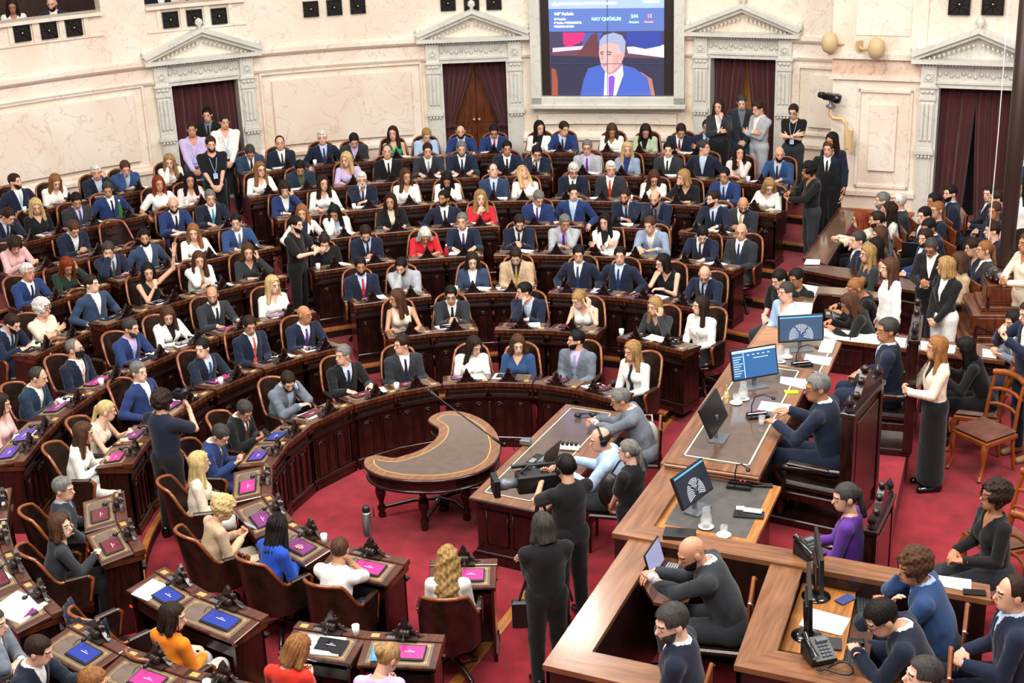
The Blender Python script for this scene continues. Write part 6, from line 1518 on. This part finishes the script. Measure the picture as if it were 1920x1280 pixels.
telephone(1535,1232,ZR,15,'black desk telephone with a looped cord on the bottom right rail'); telephone(1518,1040,ZR,30,'black desk telephone on the long rail beside the purple jacket')
m=MB(); c=P(1565,1258,ZR); m.tube([c+Vector((.14*math.sin(t)*.9,.09*math.sin(2*t)*.5+.05*math.cos(t),.02)) for t in np.linspace(0,2*PI,24)],.008,6,True); m.obj('telephone_cord',[BLK],label='looped black cord of the bottom right telephone',cat='cord')
# well and passage
e=thing('microphone_stand','microphone stand','black boom microphone stand beside the comma-shaped table',P(925,905,0)); m=MB(); m.lathe([(0,0),(.13,0),(.13,.015),(.02,.03),(0,.03)],16); m.tube([(0,0,.02),(0,0,1.05)],.011,8); m.obj('stand',[BLK],e)
t=P(825,748,1.42)-e.location; t2=P(940,832,.98)-e.location; m=MB(); m.tube([t,t2],.008,8); m.tube([t2,t2+(t2-t).normalized()*.0+Vector((0,0,0)),t2+(t-t2).normalized()*.12],.015,8); m.obj('boom',[BLK],e); m=MB(); dd=(t-t2).normalized(); m.tube([t+dd*.0,t+dd*.06,t+dd*.14],[.012,.02,.026],8); m.ball(t+dd*.16,.028,8,6); m.obj('microphone',[BLK],e)
e=thing('floor_camera','camera','small silver and black camera lying under the comma-shaped table',P(822,940,.1)); m=MB(); m.ball((0,0,0),.045,10,8); m.obj('housing',[STEEL],e); m=MB(); m.box(.0,.12,-.04,.04,-.05,.03,.01); m.lathe([(0,-.1),(.06,-.1),(.05,-.05),(0,-.04)],12,(.06,0,0)); m.obj('mount',[BLK],e)
e=thing('thermos_flask','flask','steel thermos flask with black lid on the front row ledge',P(690,1003,.885)); m=MB(); m.lathe([(0,0),(.042,0),(.044,.01),(.044,.24),(.036,.26),(0,.26)],20); m.obj('flask',[STEEL],e); m=MB(); m.lathe([(.038,.26),(.038,.30),(.03,.32),(0,.325)],16); m.tube([(.035,0,.30),(.07,0,.30),(.075,0,.24),(.072,0,.2)],.006,6); m.obj('lid',[BLK],e)
e=thing('headphones','headphones','black headphones lying before the grey suit on the stenographers\' table',P(1098,782,.79)); m=MB(); m.tube([(.09*math.cos(t),.07*math.sin(t),.02) for t in np.linspace(0,PI,12)],.012,6); m.ball((-.09,0,.03),(.045,.035,.03)); m.ball((.09,0,.03),(.045,.035,.03)); m.obj('headset',[BLK],e)
e=thing('adapter_box','box','grey metal adapter box at the edge of the stenographers\' table',P(986,832,.79),-.3); m=MB(); m.box(-.06,.06,-.045,.045,0,.06,.008); m.obj('case',[GREY],e); m=MB(); m.tube([(-.06,0,.03),(-.12,.0,.05),(-.14,-.03,-.05),(-.13,0,-.1)],.004,5); m.obj('cable',[BLK],e)
e=thing('power_strip','power strip','white power strip with plugs on the stenographers\' table',P(1068,842,.79),-.25); m=MB(); m.box(-.11,.11,-.035,.035,0,.05,.01); m.obj('strip',[WHT],e); m=MB()
for k in range(4): m.box(-.09+k*.05,-.06+k*.05,-.02,.02,.05,.085,.004)
m.obj('plug',[BLK],e)
m=MB(); c=P(1216,818,.45); m.ball((0,0,0),(.12,.07,.20),12,10); m.tube([(-.05,0,.15),(-.04,0,.28),(.04,0,.28),(.05,0,.15)],.01,6); o=m.obj('plastic_bag',[mat('plastic_bag','#b9b9b8',.35)],label='pale plastic bag hanging from the upper stenographer\'s chair',cat='bag'); o.location=c
# television camera on a shoulder-high tripod
cc=P(1010,900,1.38); e=thing('television_camera','camera','black television camera with square lens hood in the passage',cc,math.radians(165-60)); e.rotation_euler=(0,0,math.radians(100))
m=MB(); m.box(-.09,.09,-.28,.22,-.10,.10,.02); m.tube([(0,-.2,.1),(0,-.15,.17),(0,.1,.17),(0,.18,.1)],.014,8); m.obj('body',[BLK],e)
m=MB(); m.M=Matrix.Rotation(-PI/2,4,'X'); m.lathe([(0,.2),(.05,.2),(.05,.3),(.06,.32),(.06,.40),(.0,.40)],16); m.obj('lens',[GREY],e)
m=MB(); m.box(-.11,.11,.40,.46,-.09,.09,.005); m.obj('lens_hood',[BLK],e)
m=MB(); m.tube([(.1,.05,.13),(.1,.25,.13)],.022,8); m.box(.08,.16,-.1,.0,.05,.13,.01); m.obj('shotgun_microphone',[BLK],e)
for k in range(3):
    t=k*2*PI/3+.4; m=MB(); m.tube([(0,0,-.1),(.3*math.cos(t),.3*math.sin(t),-1.37)],.016,6); m.obj('tripod_leg',[BLK],e)
# photographers' cameras
def stillcam(x,y,z,rz,lab,L=.16):
    e=thing('photo_camera','camera',lab,P(x,y,z),math.radians(rz)); m=MB(); m.box(-.07,.07,-.035,.035,-.05,.045,.01); m.box(-.03,.03,-.03,.03,.045,.075,.01); m.obj('body',[BLK],e)
    m=MB(); m.M=Matrix.Rotation(PI/2,4,'X'); m.lathe([(0,.03),(.032,.03),(.034,L*.6),(.042,L*.7),(.042,L),(.0,L)],14); m.obj('lens',[BLK],e); return e
stillcam(1494,360,1.72,-80,'long lens camera held low by the person in the right aisle',.28); stillcam(335,740,1.62,150,'camera with flash held up by the dark navy shirt',.14); stillcam(582,452,1.45,65,'camera held by the person in the middle aisle')
# bags
m=MB(); m.add([(-.1,-.04,0),(.1,-.04,0),(.1,.04,0),(-.1,.04,0),(-.07,-.02,.26),(.07,-.02,.26),(.07,.02,.26),(-.07,.02,.26)],[(3,2,1,0),(4,5,6,7),(0,1,5,4),(1,2,6,5),(2,3,7,6),(3,0,4,7)]); m.tube([(-.04,0,.26),(-.035,0,.38),(.035,0,.38),(.04,0,.26)],.006,5)
o=m.obj('tan_handbag',[mat('tan_bag','#a8845c',.5)],label='tan handbag hanging at the right aisle end of the sixth row',cat='bag'); o.location=P(1458,430,.98)
m=MB(); m.box(-.12,.12,-.04,.04,-.14,.14,.02); m.tube([(-.05,0,.14),(.06,.06,.45),(.2,.12,.72)],.012,6); o=m.obj('shoulder_bag',[BLK],label='black shoulder bag on the hip of the black jacket in the passage',cat='bag'); o.location=P(985,1150,.78)
m=MB(); m.ball((0,0,0),(.13,.09,.2),12,10); m.tube([(0,0,.18),(.08,.02,.3),(.16,.05,.38)],.012,6); o=m.obj('backpack',[BLK],label='black ribbed backpack between the light blue jacket and the grey ponytail',cat='bag'); o.location=P(1145,920,.95)
# things lying on individual desks
def ondesk(D_,lx,ly,fn):
    dk,rz,w,z=D_; q=Matrix.Translation((dk.x,dk.y,z))@Matrix.Rotation(rz,4,'Z'); base=(.857*DZ) if ly<-.16 else (.855-.12*(ly+.27)+.006)*DZ
    p=q@Vector((lx,ly*DY,base)); return p,rz
sd={(k,j):e['desk'] for k,j,e in SEATS}
def paper_on(D_,lx,ly,lab,a=.0,w=.21,h=.29,th=.006,group=None):
    p,rz=ondesk(D_,lx,ly,None); m=MB(); m.box(-w/2,w/2,-h/2,h/2,0,th); o=m.obj('paper',[WHT],label=lab,cat='paper',group=group); o.location=p; o.rotation_euler=(-.12,0,rz+a); return o
def cup_on(D_,lx,ly,lab,col=WHT,h=.09):
    p,rz=ondesk(D_,lx,ly,None); m=MB(); m.lathe([(0,0),(.026,0),(.034,h),(.031,h),(.024,.01),(0,.01)],14); o=m.obj('paper_cup',[col],label=lab,cat='cup'); o.location=p
def phone_on(D_,lx,ly,lab,a=.2,m_=BLKG):
    p,rz=ondesk(D_,lx,ly,None); m=MB(); m.box(-.037,.037,-.075,.075,0,.01,.003); o=m.obj('phone',[m_],label=lab,cat='phone'); o.location=p; o.rotation_euler=(-.12,0,rz+a)
n=0
for (k,j),D_ in sd.items():
    e=[q for a,b,q in SEATS if (a,b)==(k,j)][0]
    if k>=2 and not DESKPX.get(k,{0:0}) or True:
        if (k*7+j*5)%3!=0 and not(k<=2 and e['y']>760): paper_on(D_,.12*(1 if j%2 else -1),-.02,'white papers on the desk of the '+e['seat'],.15*((j%5)-2),th=.008)
    if (k*3+j)%7==0: cup_on(D_,-.24,-.2,'white cup on the desk ledge of the '+e['seat'])
phone_on(sd[(1,12)],.15,.06,'black phone on the desk beside the steel thermos'); phone_on(sd[(2,16)],.08,.10,'dark phone between tablet and blue case',.1); 
p,rz=ondesk(sd[(2,16)],.20,.08,None); m=MB(); m.box(-.035,.035,-.085,.085,0,.045,.02); o=m.obj('spectacle_case',[mat('case_blue','#4f9bd0',.4)],label='light blue spectacle case beside the magenta tablet',cat='case'); o.location=p; o.rotation_euler=(-.1,0,rz+.1)
paper_on(sd[(2,15)],-.02,.02,'blank white folder covering the desk before the scarlet top',.1,.34,.24,.012)
paper_on(XD[0],.14,.06,'white notepad beside the blue tablet',.15,.22,.26,.012); paper_on(XD[4],-.02,.02,'thick open white document at the left edge',.3,.42,.32,.02); paper_on(XD[5],.0,.05,'loose white sheets on the upper left edge desk',.2,.34,.26,.01)
cup_on(XD[3],.05,-.05,'white plastic cup on the bottom edge desk',WHT,.11)
phone_on(XD[2],-.25,.08,'dark blue phone left of the magenta tablet',.1,mat('blue_phone','#3b4a86',.4))
# red soda bottle, green bottle and glass
def bottle(D_,lx,ly,lab,col,h=.2,cap_=None):
    p,rz=ondesk(D_,lx,ly,None); e=thing('bottle','bottle',lab,p); m=MB(); m.lathe([(0,0),(.03,0),(.032,.02),(.032,h*.6),(.012,h*.85),(.012,h),(0,h)],14); m.obj('bottle_body',[col],e); m=MB(); m.lathe([(.014,h*.94),(.014,h*1.02),(0,h*1.02)],10); m.obj('cap',[cap_ or WHT],e)
bottle(sd[(4,6)],-.26,-.2,'small red bottle before the purple tie in the fourth row',mat('red_bottle','#b3202c',.2),.17); bottle(sd[(7,16)],-.1,-.15,'green bottle before the blue suit in the seventh row',mat('green_bottle','#2c6b34',.2),.3)
m=MB(); p=Vector(); 
# dark coat over the empty armchair in the second row
for c_ in [o for o in COL.objects if o.get('label','').startswith('leather armchair at the desk with blue tablet and notepad')]:
    me=c_; m=MB(); n=20; v=[];rows=8
    for j in range(rows+1):
        t=j/rows
        for i in range(n+1):
            a=-1.15+2.3*i/n; r=.305+.02*math.sin(i*1.7+j)+.03*t; v.append((r*math.sin(a),.02+r*math.cos(a)+.08*(1-t),1.05-.62*t-.03*abs(math.sin(i*.9))))
    m.add(v,[(j*(n+1)+i,(j+1)*(n+1)+i,(j+1)*(n+1)+i+1,j*(n+1)+i+1) for j in range(rows) for i in range(n)],True); o=m.obj('coat',[cloth('dark navy')],label='dark coat draped over the empty second row armchair',cat='coat'); o.location=me.location; o.rotation_euler=me.rotation_euler; s=o.modifiers.new('s','SOLIDIFY'); s.thickness=.02
# phones in hands
def hand_phone(match,lab,col=BLKG):
    for r in PEOPLE:
        if match in r.get('label',''):
            m=MB(); m.box(-.037,.037,-.005,.005,-.075,.075,.002); o=m.obj('phone',[col],label=lab,cat='phone'); M_=r.matrix_basis; o.location=M_@Vector((0,-.40,.87)); o.rotation_euler=(-.9,0,r.rotation_euler.z); return
for a_,b_ in (('beige long sleeved shirt','pale phone held by the beige jacket in the front row'),('scarlet long sleeved shirt','pale phone held by the scarlet top'),('teal blue suit','white phone held by the teal blue suit in the third row'),('black suit and burgundy tie','black phone held by the burgundy tie wearer')): hand_phone(a_,b_,BLKG if 'black phone' in b_ else mat('pale_phone','#b9bbd6',.3))
w=bpy.data.worlds.new('hall_air'); SC.world=w; w.use_nodes=True; bg=w.node_tree.nodes['Background']; bg.inputs[0].default_value=(1.0,.955,.90,1); bg.inputs[1].default_value=.55
def area(loc,tgt,size,en,col=(1,.95,.88)):
    l=bpy.data.lights.new('ceiling_light','AREA'); l.shape='RECTANGLE'; l.size=size[0]; l.size_y=size[1]; l.energy=en; l.color=col
    o=bpy.data.objects.new('ceiling_light',l); COL.objects.link(o); o.location=loc; o.rotation_euler=(Vector(tgt)-Vector(loc)).to_track_quat('-Z','Y').to_euler(); return o
area((0,15,13),(0,15.2,0),(7,7),1500)
area((-5,9,11),(-1,18,0),(3,3),900); area((7,10,11),(1,17,0),(3,3),900)
area((0,4,11),(0,22,1),(4,2),800)
area((1.15,28,13),(1,10,1.8),(.9,.9),170)
SC.view_settings.exposure=.02
